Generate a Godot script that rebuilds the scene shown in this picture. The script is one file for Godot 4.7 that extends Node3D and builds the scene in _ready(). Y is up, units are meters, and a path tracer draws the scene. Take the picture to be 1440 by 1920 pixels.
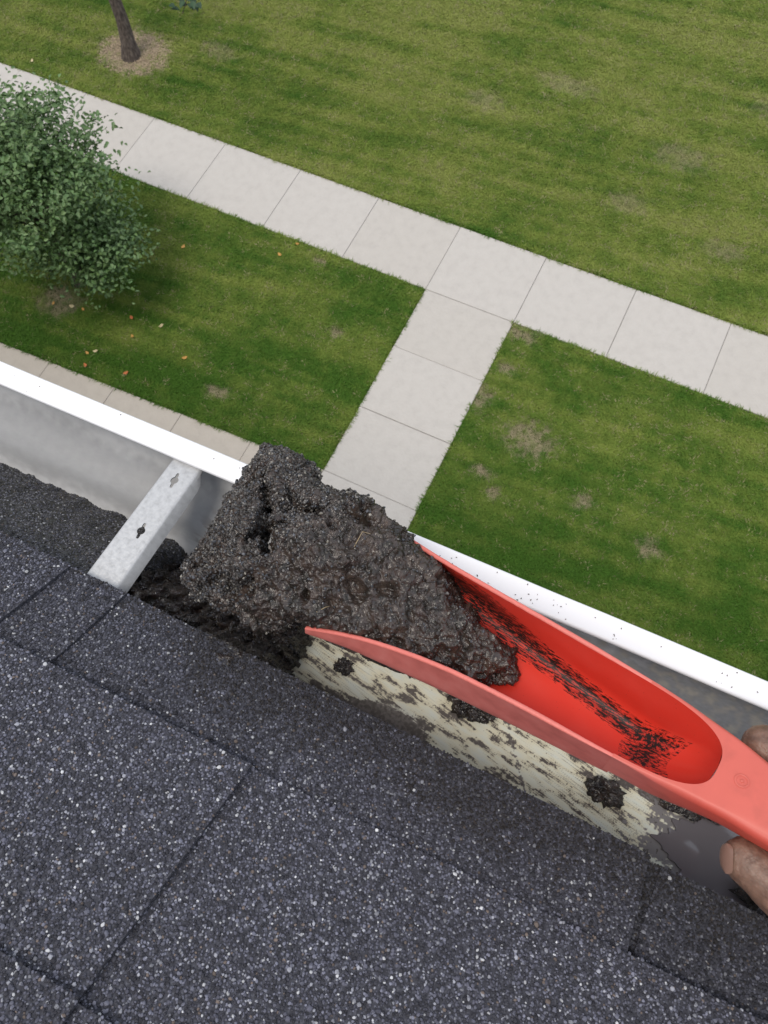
extends Node3D
# A roof edge seen from above: shingles, an open rain gutter, a loaded red scoop, and the lawn far below.

const EYE := Vector3(0, 9, 0)            # the camera stands 9 m above the lawn, half a metre above the gutter
const PITCH := 26.6                      # roof slope in degrees
var rng := RandomNumberGenerator.new()
var n_a := FastNoiseLite.new()
var n_b := FastNoiseLite.new()
var n_cell := FastNoiseLite.new()
var taken := {}
var chip: ArrayMesh
var M := {}

# ------------------------------------------------------------------ geometry collector
class Geo:
	var v := PackedVector3Array()
	var uv := PackedVector2Array()
	var col := PackedColorArray()
	var idx := PackedInt32Array()
	func quad(a: Vector3, b: Vector3, c: Vector3, d: Vector3) -> void:   # a b c d clockwise seen from outside
		var k := v.size()
		v.append_array([a, b, c, d])
		idx.append_array([k, k + 1, k + 2, k, k + 2, k + 3])
	func tri(a: Vector3, b: Vector3, c: Vector3) -> void:
		var k := v.size()
		v.append_array([a, b, c])
		idx.append_array([k, k + 1, k + 2])
	func grid(rows: Array, flip := false) -> void:                       # rows of equally many points, smooth
		var k := v.size()
		var m: int = rows[0].size()
		for r in rows:
			v.append_array(r)
		for i in rows.size() - 1:
			for j in m - 1:
				var p := k + i * m + j
				if flip:
					idx.append_array([p, p + m, p + 1, p + 1, p + m, p + m + 1])
				else:
					idx.append_array([p, p + 1, p + m, p + 1, p + m + 1, p + m])
	func box(lo: Vector3, hi: Vector3) -> void:
		var a := lo
		var b := hi
		quad(Vector3(a.x, b.y, a.z), Vector3(b.x, b.y, a.z), Vector3(b.x, b.y, b.z), Vector3(a.x, b.y, b.z))
		quad(Vector3(a.x, a.y, b.z), Vector3(b.x, a.y, b.z), Vector3(b.x, a.y, a.z), Vector3(a.x, a.y, a.z))
		quad(Vector3(a.x, b.y, b.z), Vector3(b.x, b.y, b.z), Vector3(b.x, a.y, b.z), Vector3(a.x, a.y, b.z))
		quad(Vector3(b.x, b.y, a.z), Vector3(a.x, b.y, a.z), Vector3(a.x, a.y, a.z), Vector3(b.x, a.y, a.z))
		quad(Vector3(a.x, b.y, a.z), Vector3(a.x, b.y, b.z), Vector3(a.x, a.y, b.z), Vector3(a.x, a.y, a.z))
		quad(Vector3(b.x, b.y, b.z), Vector3(b.x, b.y, a.z), Vector3(b.x, a.y, a.z), Vector3(b.x, a.y, b.z))
	func normals() -> PackedVector3Array:
		var n := PackedVector3Array()
		n.resize(v.size())
		for t in range(0, idx.size(), 3):
			var a := v[idx[t]]
			var f := (v[idx[t + 2]] - a).cross(v[idx[t + 1]] - a)
			n[idx[t]] += f
			n[idx[t + 1]] += f
			n[idx[t + 2]] += f
		for i in n.size():
			n[i] = n[i].normalized()
		return n
	func mesh(shift := Vector3.ZERO) -> ArrayMesh:
		var arr := []
		arr.resize(Mesh.ARRAY_MAX)
		var p := v.duplicate()
		for i in p.size():
			p[i] -= shift
		arr[Mesh.ARRAY_VERTEX] = p
		arr[Mesh.ARRAY_NORMAL] = normals()
		if uv.size() == v.size():
			arr[Mesh.ARRAY_TEX_UV] = uv
		if col.size() == v.size():
			arr[Mesh.ARRAY_COLOR] = col
		arr[Mesh.ARRAY_INDEX] = idx
		var m := ArrayMesh.new()
		m.add_surface_from_arrays(Mesh.PRIMITIVE_TRIANGLES, arr)
		return m

# ------------------------------------------------------------------ naming and parenting
func numbered(called: String) -> String:
	var k: int = taken.get(called, 0)
	taken[called] = k + 1
	return called if k == 0 else "%s_%03d" % [called, k]

func meta(o: Node3D, label := "", category := "", group := "", kind := "") -> void:
	if label: o.set_meta("label", label)
	if category: o.set_meta("category", category)
	if group: o.set_meta("group", group)
	if kind: o.set_meta("kind", kind)

func thing(called: String, at: Vector3, label := "", category := "", group := "", kind := "") -> Node3D:
	var o := Node3D.new()
	o.name = numbered(called)
	add_child(o)
	o.position = at
	meta(o, label, category, group, kind)
	return o

func origin_of(o: Node3D) -> Vector3:
	var p := Vector3.ZERO
	var q: Node = o
	while q != self and q is Node3D:
		p += (q as Node3D).position
		q = q.get_parent()
	return p

func part(parent: Node, called: String, g: Geo, m: Material) -> MeshInstance3D:      # g in world coordinates
	var o := MeshInstance3D.new()
	o.name = numbered(called) if parent == self else called
	o.mesh = g.mesh(origin_of(parent) if parent != self else Vector3.ZERO)
	o.material_override = m
	parent.add_child(o, true)
	return o

func swarm(parent: Node, called: String, mesh: Mesh, buf: PackedFloat32Array, m: Material) -> MultiMeshInstance3D:
	var mm := MultiMesh.new()
	mm.transform_format = MultiMesh.TRANSFORM_3D
	mm.use_colors = true
	mm.mesh = mesh
	mm.instance_count = buf.size() / 16
	mm.buffer = buf
	var o := MultiMeshInstance3D.new()
	o.name = numbered(called) if parent == self else called
	o.multimesh = mm
	o.material_override = m
	o.set_meta("kind", "stuff")
	parent.add_child(o, true)
	return o

func push(buf: PackedFloat32Array, b: Basis, o: Vector3, c: Color) -> void:
	buf.append_array([b.x.x, b.y.x, b.z.x, o.x, b.x.y, b.y.y, b.z.y, o.y, b.x.z, b.y.z, b.z.z, o.z, c.r, c.g, c.b, 1.0])

func lin(r: float, g: float, b: float) -> Color:
	return Color(r, g, b).linear_to_srgb()

func mat(c: Color, rough: float, metal := 0.0, spec := 0.5) -> StandardMaterial3D:
	var m := StandardMaterial3D.new()
	m.albedo_color = c
	m.roughness = rough
	m.metallic = metal
	m.metallic_specular = spec
	return m

func tinted(rough: float, spec := 0.5) -> StandardMaterial3D:
	var m := mat(Color.WHITE, rough, 0.0, spec)
	m.vertex_color_use_as_albedo = true
	return m

func noise_tex(size: int, freq: float, octaves := 5, kind := FastNoiseLite.TYPE_SIMPLEX_SMOOTH, s := 1) -> NoiseTexture2D:
	var t := NoiseTexture2D.new()
	var n := FastNoiseLite.new()
	n.noise_type = kind
	n.frequency = freq
	n.seed = s
	n.fractal_octaves = octaves
	t.width = size
	t.height = size
	t.seamless = true
	t.noise = n
	return t

func ramp(t: NoiseTexture2D, stops: Array) -> NoiseTexture2D:
	var g := Gradient.new()
	g.offsets = PackedFloat32Array(stops.map(func(s): return s[0]))
	g.colors = PackedColorArray(stops.map(func(s): return s[1]))
	t.color_ramp = g
	return t

func bump(m: StandardMaterial3D, t: Texture2D, cm: float) -> void:
	m.heightmap_enabled = true
	m.heightmap_texture = t
	m.heightmap_scale = cm

func tri_world(m: StandardMaterial3D, per_metre: float) -> void:
	m.uv1_triplanar = true
	m.uv1_world_triplanar = true
	m.uv1_scale = Vector3.ONE * per_metre

func pick(stops: Array, t: float) -> float:        # smooth curve through stops [[at, value], ...]
	if t <= stops[0][0]: return stops[0][1]
	var n := stops.size()
	for i in n - 1:
		if t <= stops[i + 1][0]:
			var a: Array = stops[i]
			var b: Array = stops[i + 1]
			var w: float = b[0] - a[0]
			var f: float = (t - a[0]) / w
			var ma: float = (b[1] - stops[maxi(i - 1, 0)][1]) / (b[0] - stops[maxi(i - 1, 0)][0]) * w
			var mb: float = (stops[mini(i + 2, n - 1)][1] - a[1]) / (stops[mini(i + 2, n - 1)][0] - a[0]) * w
			var f2 := f * f
			var f3 := f2 * f
			return (2.0 * f3 - 3.0 * f2 + 1.0) * a[1] + (f3 - 2.0 * f2 + f) * ma + (3.0 * f2 - 2.0 * f3) * b[1] + (f3 - f2) * mb
	return stops[-1][1]

func noise2(x: float, y: float) -> float: return n_a.get_noise_2d(x, y)

func make_chip(seed_: int, flat: float) -> ArrayMesh:          # one angular mineral granule, radius about 1
	var r := RandomNumberGenerator.new()
	r.seed = seed_
	var g := Geo.new()
	var ring := 5
	var top := Vector3(r.randf_range(-0.3, 0.3), flat, r.randf_range(-0.3, 0.3))
	var low := Vector3(0, -flat, 0)
	var up := []
	var dn := []
	for i in ring:
		var a := TAU * (i + r.randf_range(-0.25, 0.25)) / ring
		up.append(Vector3(cos(a), 0, sin(a)) * r.randf_range(0.55, 0.9) + Vector3.UP * flat * r.randf_range(0.35, 0.8))
		a += TAU * 0.1
		dn.append(Vector3(cos(a), 0, sin(a)) * r.randf_range(0.85, 1.15) - Vector3.UP * flat * r.randf_range(0.1, 0.5))
	for i in ring:
		var j := (i + 1) % ring
		g.tri(top, up[i], up[j])
		g.tri(up[i], dn[i], up[j])
		g.tri(up[j], dn[i], dn[j])
		g.tri(low, dn[j], dn[i])
	return g.mesh()

# ------------------------------------------------------------------ surface nets of a distance field
func nets(sdf: Callable, lo: Vector3, hi: Vector3, cell: float) -> Geo:
	var nx := int(ceil((hi.x - lo.x) / cell)) + 1
	var ny := int(ceil((hi.y - lo.y) / cell)) + 1
	var nz := int(ceil((hi.z - lo.z) / cell)) + 1
	var f := PackedFloat32Array()
	f.resize(nx * ny * nz)
	var B := 4
	for bz in range(0, nz, B):
		for by in range(0, ny, B):
			for bx in range(0, nx, B):
				var c := lo + Vector3(bx + B * 0.5, by + B * 0.5, bz + B * 0.5) * cell
				var d: float = sdf.call(c)
				var far := absf(d) > cell * B * 1.3
				for k in range(bz, mini(bz + B, nz)):
					for j in range(by, mini(by + B, ny)):
						for i in range(bx, mini(bx + B, nx)):
							f[(k * ny + j) * nx + i] = d if far else sdf.call(lo + Vector3(i, j, k) * cell)
	var g := Geo.new()
	var at := {}
	for k in nz - 1:
		for j in ny - 1:
			for i in nx - 1:
				var p := (k * ny + j) * nx + i
				var ins := 0
				for q in 8:
					if f[p + (q & 1) + ((q >> 1) & 1) * nx + (q >> 2) * nx * ny] < 0.0: ins += 1
				if ins == 0 or ins == 8: continue
				var sum := Vector3.ZERO
				var cnt := 0
				for q in 8:
					for ax in 3:
						if q & (1 << ax): continue
						var q2 := q | (1 << ax)
						var d0 := f[p + (q & 1) + ((q >> 1) & 1) * nx + (q >> 2) * nx * ny]
						var d1 := f[p + (q2 & 1) + ((q2 >> 1) & 1) * nx + (q2 >> 2) * nx * ny]
						if (d0 < 0.0) == (d1 < 0.0): continue
						var t := d0 / (d0 - d1)
						var e := Vector3(q & 1, (q >> 1) & 1, q >> 2)
						e[ax] += t
						sum += e
						cnt += 1
				at[p] = g.v.size()
				g.v.append(lo + (Vector3(i, j, k) + sum / cnt) * cell)
	var step := [1, nx, nx * ny]
	for p in at:
		var i: int = p % nx
		var j: int = (p / nx) % ny
		var k: int = p / (nx * ny)
		for ax in 3:
			var u: int = (ax + 1) % 3
			var w: int = (ax + 2) % 3
			var ijk := [i, j, k]
			if ijk[u] == 0 or ijk[w] == 0: continue
			var s0 := f[p] < 0.0
			var s1 := f[p + step[ax]] < 0.0
			if s0 == s1: continue
			var a: int = at.get(p, -1)
			var b: int = at.get(p - step[u], -1)
			var c: int = at.get(p - step[u] - step[w], -1)
			var d: int = at.get(p - step[w], -1)
			if a < 0 or b < 0 or c < 0 or d < 0: continue
			if s0: g.idx.append_array([a, d, c, a, c, b])
			else: g.idx.append_array([a, b, c, a, c, d])
	return g

func subdivide(g: Geo) -> void:
	var mid := {}
	var old := g.idx
	var out := PackedInt32Array()
	for t in range(0, old.size(), 3):
		var m := [0, 0, 0]
		for e in 3:
			var a := old[t + e]
			var b := old[t + (e + 1) % 3]
			var key := mini(a, b) * 1000003 + maxi(a, b)
			if not mid.has(key):
				mid[key] = g.v.size()
				g.v.append((g.v[a] + g.v[b]) * 0.5)
			m[e] = mid[key]
		out.append_array([old[t], m[0], m[2], m[0], old[t + 1], m[1], m[2], m[1], old[t + 2], m[0], m[1], m[2]])
	g.idx = out

func capsule(p: Vector3, a: Vector3, b: Vector3, ra: float, rb: float) -> float:
	var ab := b - a
	var t := clampf((p - a).dot(ab) / ab.length_squared(), 0.0, 1.0)
	return p.distance_to(a + ab * t) - lerpf(ra, rb, t)

func smin(a: float, b: float, k: float) -> float:
	var h := clampf(0.5 + 0.5 * (b - a) / k, 0.0, 1.0)
	return lerpf(b, a, h) - k * h * (1.0 - h)

func tube(g: Geo, pts: Array, radii: Array, sides := 8) -> void:
	var rows := []
	for i in pts.size():
		var d: Vector3 = (pts[mini(i + 1, pts.size() - 1)] - pts[maxi(i - 1, 0)]).normalized()
		var x := d.cross(Vector3(0.31, 0.2, 0.93)).normalized()
		var y := d.cross(x)
		var r: Array[Vector3] = []
		for s in sides + 1:
			var a := TAU * s / sides
			r.append(pts[i] + (x * cos(a) + y * sin(a)) * radii[i])
		rows.append(PackedVector3Array(r))
	g.grid(rows)

# ------------------------------------------------------------------ frames used by several builders
func roof_at(x: float, u: float, k := 0.0) -> Vector3:           # u up the slope from the eave, k above the deck plane
	var t := deg_to_rad(PITCH)
	return EYE + Vector3(x, -0.497 + sin(t) * u + cos(t) * k, -0.036 + cos(t) * u - sin(t) * k)

const S_POS := Vector3(-0.097, -0.470, -0.103)
var s_a := Vector3(0.9803, 0.1216, 0.1560)
var s_w := Vector3(0.174, -0.157, -0.972)
var s_n := Vector3(-0.094, 0.980, -0.175)
func scoop_at(s: float, w: float, n: float) -> Vector3: return EYE + S_POS + s_a * s + s_w * w + s_n * n
var S_TOP := [[0.0, 0.0430], [0.0432, 0.0335], [0.0864, 0.0278], [0.13, 0.0250], [0.173, 0.0232], [0.216, 0.0208], [0.26, 0.0190], [0.40, 0.0190]]
var S_BOT := [[0.0, 0.0455], [0.0432, 0.0385], [0.0864, 0.0315], [0.13, 0.0255], [0.173, 0.0205], [0.216, 0.0150], [0.26, 0.0130]]
var S_HI := [[0.0, 0.0060], [0.02, 0.0150], [0.0432, 0.0230], [0.0864, 0.0340], [0.13, 0.0400], [0.173, 0.0430], [0.216, 0.0450], [0.3, 0.0460]]
const S_END := 0.228
const S_TURN := 0.184

# ------------------------------------------------------------------ materials
func make_materials() -> void:
	M.granule = tinted(0.72, 0.4)
	M.wet_granule = tinted(0.32, 0.5)
	var sh := mat(Color.WHITE, 0.9)
	sh.albedo_texture = ramp(noise_tex(512, 0.09, 2, FastNoiseLite.TYPE_CELLULAR, 5), [[0.0, lin(0.16, 0.165, 0.19)], [0.35, lin(0.05, 0.051, 0.065)], [1.0, lin(0.012, 0.012, 0.016)]])
	tri_world(sh, 9.0)
	M.shingle = sh
	var con := mat(Color.WHITE, 0.9)
	con.albedo_texture = ramp(noise_tex(1024, 0.012, 6, FastNoiseLite.TYPE_SIMPLEX_SMOOTH, 9), [[0.0, lin(0.455, 0.43, 0.405)], [0.45, lin(0.485, 0.46, 0.432)], [0.75, lin(0.495, 0.47, 0.442)], [1.0, lin(0.51, 0.48, 0.45)]])
	tri_world(con, 0.45)
	bump(con, noise_tex(512, 0.08, 4, FastNoiseLite.TYPE_SIMPLEX_SMOOTH, 3), 0.3)
	M.concrete = con
	var con2: StandardMaterial3D = con.duplicate()
	con2.albedo_color = lin(0.97, 0.965, 0.955)
	M.concrete_b = con2
	var con3: StandardMaterial3D = con.duplicate()
	con3.albedo_color = lin(1.0, 0.95, 0.88)
	M.concrete_c = con3
	var soil := mat(Color.WHITE, 1.0)
	soil.albedo_texture = ramp(noise_tex(512, 0.03, 6, FastNoiseLite.TYPE_SIMPLEX_SMOOTH, 21), [[0.0, lin(0.05, 0.07, 0.018)], [0.5, lin(0.08, 0.10, 0.028)], [1.0, lin(0.15, 0.13, 0.06)]])
	tri_world(soil, 0.6)
	M.soil = soil
	M.blade = tinted(0.7, 0.3)
	M.blade.backlight_enabled = true
	M.blade.backlight = Color(0.35, 0.35, 0.35)
	M.leaf = tinted(0.45, 0.5)
	M.leaf.backlight_enabled = true
	M.leaf.backlight = Color(0.3, 0.3, 0.3)
	M.fallen = tinted(0.6)
	var bark := mat(Color.WHITE, 0.95)
	bark.albedo_texture = ramp(noise_tex(256, 0.03, 5, FastNoiseLite.TYPE_SIMPLEX_SMOOTH, 31), [[0.2, lin(0.05, 0.038, 0.032)], [0.6, lin(0.12, 0.095, 0.082)], [1.0, lin(0.2, 0.165, 0.14)]])
	bark.uv1_triplanar = true
	bark.uv1_scale = Vector3(3, 1.0, 3)
	bump(bark, noise_tex(256, 0.05, 4, FastNoiseLite.TYPE_SIMPLEX_SMOOTH, 33), 2.0)
	M.bark = bark
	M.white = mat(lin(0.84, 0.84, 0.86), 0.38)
	var pw: StandardMaterial3D = mat(Color.WHITE, 0.5)
	pw.albedo_texture = ramp(noise_tex(1024, 0.006, 6, FastNoiseLite.TYPE_SIMPLEX_SMOOTH, 44), [[0.0, lin(0.30, 0.30, 0.295)], [0.4, lin(0.44, 0.445, 0.45)], [0.8, lin(0.54, 0.545, 0.55)], [1.0, lin(0.58, 0.575, 0.56)]])
	tri_world(pw, 3.0)
	bump(pw, noise_tex(512, 0.02, 4, FastNoiseLite.TYPE_SIMPLEX_SMOOTH, 45), 0.02)
	M.gutter_paint = pw
	var st := mat(Color.WHITE, 0.45, 0.35)
	st.albedo_texture = ramp(noise_tex(512, 0.03, 4, FastNoiseLite.TYPE_SIMPLEX_SMOOTH, 51), [[0.0, lin(0.36, 0.36, 0.365)], [0.35, lin(0.45, 0.455, 0.465)], [0.65, lin(0.49, 0.495, 0.505)], [1.0, lin(0.55, 0.555, 0.56)]])
	tri_world(st, 12.0)
	bump(st, noise_tex(512, 0.06, 4, FastNoiseLite.TYPE_SIMPLEX_SMOOTH, 52), 0.012)
	M.zinc = st
	M.felt = mat(lin(0.02, 0.02, 0.021), 0.95)
	M.board = mat(lin(0.55, 0.53, 0.48), 0.7)
	M.siding = mat(lin(0.52, 0.49, 0.44), 0.8)
	var mud := tinted(0.34, 0.55)
	bump(mud, noise_tex(512, 0.035, 6, FastNoiseLite.TYPE_SIMPLEX_SMOOTH, 61), 0.10)
	mud.roughness_texture = ramp(noise_tex(512, 0.02, 5, FastNoiseLite.TYPE_SIMPLEX_SMOOTH, 62), [[0.25, Color(0.45, 0.45, 0.45)], [0.75, Color(1, 1, 1)]])
	mud.roughness = 0.40
	mud.uv1_triplanar = true
	mud.uv1_scale = Vector3.ONE * 16.0
	M.mud = mud
	M.scoop_red = mat(Color.WHITE, 0.34, 0.0, 0.28)
	M.scoop_red.backlight_enabled = true
	M.scoop_red.backlight = Color(0.62, 0.22, 0.18)
	var so := mat(Color.WHITE, 0.55)
	so.albedo_texture = ramp(noise_tex(512, 0.012, 6, FastNoiseLite.TYPE_SIMPLEX_SMOOTH, 71), [[0.0, lin(0.48, 0.125, 0.105)], [0.5, lin(0.62, 0.17, 0.145)], [1.0, lin(0.67, 0.22, 0.19)]])
	tri_world(so, 9.0)
	bump(so, noise_tex(512, 0.06, 5, FastNoiseLite.TYPE_SIMPLEX_SMOOTH, 72), 0.008)
	so.backlight_enabled = true
	so.backlight = Color(0.62, 0.22, 0.18)
	M.scoop_out = so
	var hd := mat(Color.WHITE, 0.5)
	hd.albedo_texture = ramp(noise_tex(512, 0.014, 6, FastNoiseLite.TYPE_SIMPLEX_SMOOTH, 73), [[0.0, lin(0.46, 0.085, 0.062)], [0.45, lin(0.58, 0.115, 0.085)], [1.0, lin(0.63, 0.150, 0.115)]])
	tri_world(hd, 8.0)
	M.scoop_handle = hd
	var gr: StandardMaterial3D = mat(Color.WHITE, 0.48)
	gr.vertex_color_use_as_albedo = true
	gr.albedo_texture = ramp(noise_tex(512, 0.014, 6, FastNoiseLite.TYPE_SIMPLEX_SMOOTH, 73), [[0.0, lin(0.80, 0.80, 0.80)], [0.45, lin(0.97, 0.96, 0.96)], [1.0, lin(1.0, 1.0, 1.0)]])
	tri_world(gr, 8.0)
	M.scoop_grip = gr
	var rm := mat(lin(0.66, 0.17, 0.14), 0.5)
	bump(rm, noise_tex(256, 0.1, 4, FastNoiseLite.TYPE_SIMPLEX_SMOOTH, 74), 0.03)
	tri_world(rm, 20.0)
	M.scoop_rim = rm
	var sk := mat(Color.WHITE, 0.5)
	sk.albedo_texture = ramp(noise_tex(512, 0.02, 6, FastNoiseLite.TYPE_SIMPLEX_SMOOTH, 81), [[0.0, lin(0.085, 0.046, 0.032)], [0.5, lin(0.185, 0.104, 0.073)], [1.0, lin(0.29, 0.178, 0.13)]])
	tri_world(sk, 14.0)
	bump(sk, noise_tex(512, 0.05, 5, FastNoiseLite.TYPE_SIMPLEX_SMOOTH, 82), 0.055)
	sk.subsurf_scatter_enabled = true
	sk.subsurf_scatter_strength = 0.1
	M.skin = sk
	M.root = mat(lin(0.06, 0.042, 0.03), 0.7)
	M.straw = mat(lin(0.34, 0.26, 0.15), 0.7)
	M.nail = mat(lin(0.24, 0.138, 0.105), 0.35)
	M.water = mat(lin(0.13, 0.118, 0.126), 0.05, 0.0, 0.6)

# ------------------------------------------------------------------ lawn, paths, trees
const WALK_O := Vector3(-2.695, 0, -6.207)
const WALK_U := Vector3(0.99959, 0, 0.02856)
const WALK_W := Vector3(-0.02856, 0, 0.99959)
const PANEL := 1.328
func on_walk(x: float, z: float) -> float:          # metres inside a pavement (positive) or outside (negative)
	var d := Vector3(x, 0, z) - WALK_O
	var u := d.dot(WALK_U)
	var w := d.dot(WALK_W)
	var a := minf(w + 1.1925, -w)
	var b := minf(minf(u, PANEL - u), minf(w + 0.2, 4.6 - w))
	var c := minf(minf(w + 0.042 * minf(u, 0.0) - 3.07, 4.45 - w), PANEL - u)
	return maxf(a, maxf(b, c))

var BARE := [[-0.55, -4.59, 0.36, 0.26], [-0.9, -3.92, 0.17, 0.10], [-0.68, -3.72, 0.10, 0.12], [-1.19, -5.48, 0.13, 0.10], [0.37, -4.03, 0.15, 0.12], [1.3, -3.79, 0.16, 0.14],
	[-3.26, -9.83, 0.30, 0.22], [-0.11, -9.82, 0.42, 0.26], [-1.2, -6.02, 0.26, 0.12], [-3.55, -5.08, 0.13, 0.09], [-4.3, -6.08, 0.13, 0.07], [-7.69, -9.22, 0.35, 0.16], [-7.43, -7.45, 0.22, 0.10],
	[-0.6, -8.7, 0.3, 0.2], [0.9, -8.4, 0.3, 0.2], [-2.2, -10.6, 0.5, 0.2], [-1.3, -4.9, 0.12, 0.2], [-9.08, -8.68, 0.66, 0.52], [-7.45, -4.0, 0.34, 0.26], [-4.6, -3.6, 0.2, 0.1], [1.1, -11.2, 0.5, 0.25]]
func bareness(x: float, z: float) -> float:
	var b := 0.0
	for p in BARE:
		var dx: float = (x - p[0]) / p[2]
		var dz: float = (z - p[1]) / p[3]
		var r := dx * dx + dz * dz
		if r < 4.0: b = maxf(b, 1.3 - r - 1.5 * n_a.get_noise_2d(x * 170.0, z * 170.0) - 0.8 * n_a.get_noise_2d(x * 600.0, z * 600.0))
	return clampf(b, 0.0, 1.0)

func build_ground() -> void:
	var g := Geo.new()
	g.quad(Vector3(-300, 0, -300), Vector3(300, 0, -300), Vector3(300, 0, 300), Vector3(-300, 0, 300))
	meta(part(self, "ground", g, M.soil), "soil ground under the lawn grass", "ground", "", "structure")
	# dry thatch and bare earth shows as slightly raised patches of its own
	# pavement: every slab is a piece of its own
	var walk := thing("pavement", Vector3(WALK_O.x, 0, WALK_O.z), "pale concrete slab path crossing the lawn with a short link to the building", "path", "", "structure")
	var mats := [M.concrete, M.concrete_b, M.concrete, M.concrete]
	var slabs := []
	for i in range(-9, 7): slabs.append([i * PANEL, -1.1925, (i + 1) * PANEL, 0.0, mats[posmod(i * 7, 4)]])
	for k in 3: slabs.append([0.0, k * 1.0212, PANEL, (k + 1) * 1.0212, mats[(k + 1) % 4]])
	slabs.append([0.0, 3.0636, PANEL, 4.5, M.concrete])
	for i in 9: slabs.append([-(i + 1) * 1.055, 3.0636, -i * 1.055, 4.5, M.concrete_c])
	for s in slabs:
		var b := Geo.new()
		var gap := 0.0025
		var rim := 0.005
		var x0: float = s[0] + gap
		var x1: float = s[2] - gap
		var w0: float = s[1] + gap
		var w1: float = s[3] - gap
		var top := 0.035 + rng.randf_range(-0.003, 0.003)
		var P := func(u: float, w: float, y: float) -> Vector3: return WALK_O + WALK_U * u + WALK_W * (w - (0.042 * u if w > 3.0 and u < 0.0 else 0.0)) + Vector3.UP * y
		var o := [P.call(x0, w0, top - rim), P.call(x1, w0, top - rim), P.call(x1, w1, top - rim), P.call(x0, w1, top - rim)]
		var t := [P.call(x0 + rim, w0 + rim, top), P.call(x1 - rim, w0 + rim, top), P.call(x1 - rim, w1 - rim, top), P.call(x0 + rim, w1 - rim, top)]
		var d := [P.call(x0, w0, -0.08), P.call(x1, w0, -0.08), P.call(x1, w1, -0.08), P.call(x0, w1, -0.08)]
		b.quad(t[0], t[1], t[2], t[3])
		for i in 4:
			var j := (i + 1) % 4
			b.quad(t[j], t[i], o[i], o[j])
			b.quad(o[j], o[i], d[i], d[j])
		part(walk, "slab", b, s[4])

func build_grass() -> void:
	var tuft := Geo.new()
	var r := RandomNumberGenerator.new()
	r.seed = 4
	for i in 7:
		var a := TAU * i / 7.0 + r.randf_range(-0.4, 0.4)
		var d := Vector3(cos(a), 0, sin(a))
		var side := Vector3(-d.z, 0, d.x) * 0.0035
		var h := r.randf_range(0.03, 0.055)
		var base := d * r.randf_range(0.0, 0.02)
		var mid := base + d * h * 0.35 + Vector3.UP * h * 0.75
		var tip := base + d * h * r.randf_range(0.8, 1.3) + Vector3.UP * h * r.randf_range(0.75, 1.1)
		tuft.quad(base - side, mid - side, mid + side, base + side)
		tuft.tri(mid - side, tip, mid + side)
	var tm := tuft.mesh()
	var buf := PackedFloat32Array()
	var n := FastNoiseLite.new()
	n.seed = 12
	n.frequency = 1.0
	n.fractal_octaves = 3
	var mow := FastNoiseLite.new()
	mow.seed = 15
	mow.frequency = 1.0
	mow.fractal_octaves = 2
	var count := 0
	# jittered cells over the lawn the camera and its neighbours can see
	var z := -15.5
	while z < -1.7:
		var x0 := -15.0 if z < -5.0 else -13.0
		var x1 := 4.2
		var st := 0.020 if z > -8.0 else 0.0235
		var x := x0
		while x < x1:
			var px := x + rng.randf() * st
			var pz := z + rng.randf() * st
			x += st
			# the wedge of lawn seen over the gutter, with a metre to spare
			if pz > -2.25 or px < -9.6 + 0.62 * pz * 0.55 or px > 4.6 + pz * 0.12: continue
			var ed := on_walk(px, pz)
			if ed > -0.016 + 0.024 * n.get_noise_2d(px * 2.6, pz * 2.6) + rng.randf_range(-0.008, 0.008): continue
			var bare := bareness(px, pz)
			if pz < -7.2 and absf(px + 9.0) > 1.2: bare *= 0.45
			if rng.randf() < bare * 0.25: continue
			var big := n.get_noise_2d(px * 0.55, pz * 0.55)
			var midn := n.get_noise_2d(px * 1.9 + 40.0, pz * 1.9)
			var fine := n.get_noise_2d(px * 7.0, pz * 7.0 + 90.0)
			var streak := mow.get_noise_2d(px * 0.16, pz * 1.5 + px * 0.10)
			var thin := mow.get_noise_2d(px * 0.35 + 70.0, pz * 4.6 + px * 0.30)
			var dry := clampf(0.42 + 0.34 * big + 0.26 * midn + 0.34 * fine + (0.30 if pz > -6.3 else 0.50) * streak + 0.36 * thin + clampf((-pz - 6.2) * 0.085, -0.26, 0.42), 0.0, 1.0)  # dry tone; last term also paints in building shade, darker near the house
			var c := Color(0.055, 0.132, 0.013).lerp(Color(0.232, 0.282, 0.056), dry)
			if dry > 0.72: c = c.lerp(Color(0.28, 0.265, 0.12), (dry - 0.72) * 1.4 * rng.randf())
			if rng.randf() < 0.015 + 0.05 * dry: c = Color(0.30, 0.27, 0.15)
			c = c.lerp(Color(0.44, 0.37, 0.25), bare * rng.randf_range(0.6, 1.0))
			c = c * rng.randf_range(0.82, 1.18)
			var sc := rng.randf_range(0.75, 1.25) * (1.0 - 0.45 * bare)
			if ed > -0.05: sc *= 1.15
			var b := Basis(Vector3.UP, rng.randf() * TAU) * Basis(Vector3.RIGHT, rng.randf_range(-0.3, 0.3))
			push(buf, b.scaled(Vector3(sc, sc * rng.randf_range(0.7, 1.1), sc)), Vector3(px, 0.002, pz), c)
			count += 1
		z += st
	print("tufts ", count)
	var o := swarm(self, "lawn_grass", tm, buf, M.blade)
	meta(o, "short mown green lawn with dry tan patches either side of the path", "grass")

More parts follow.
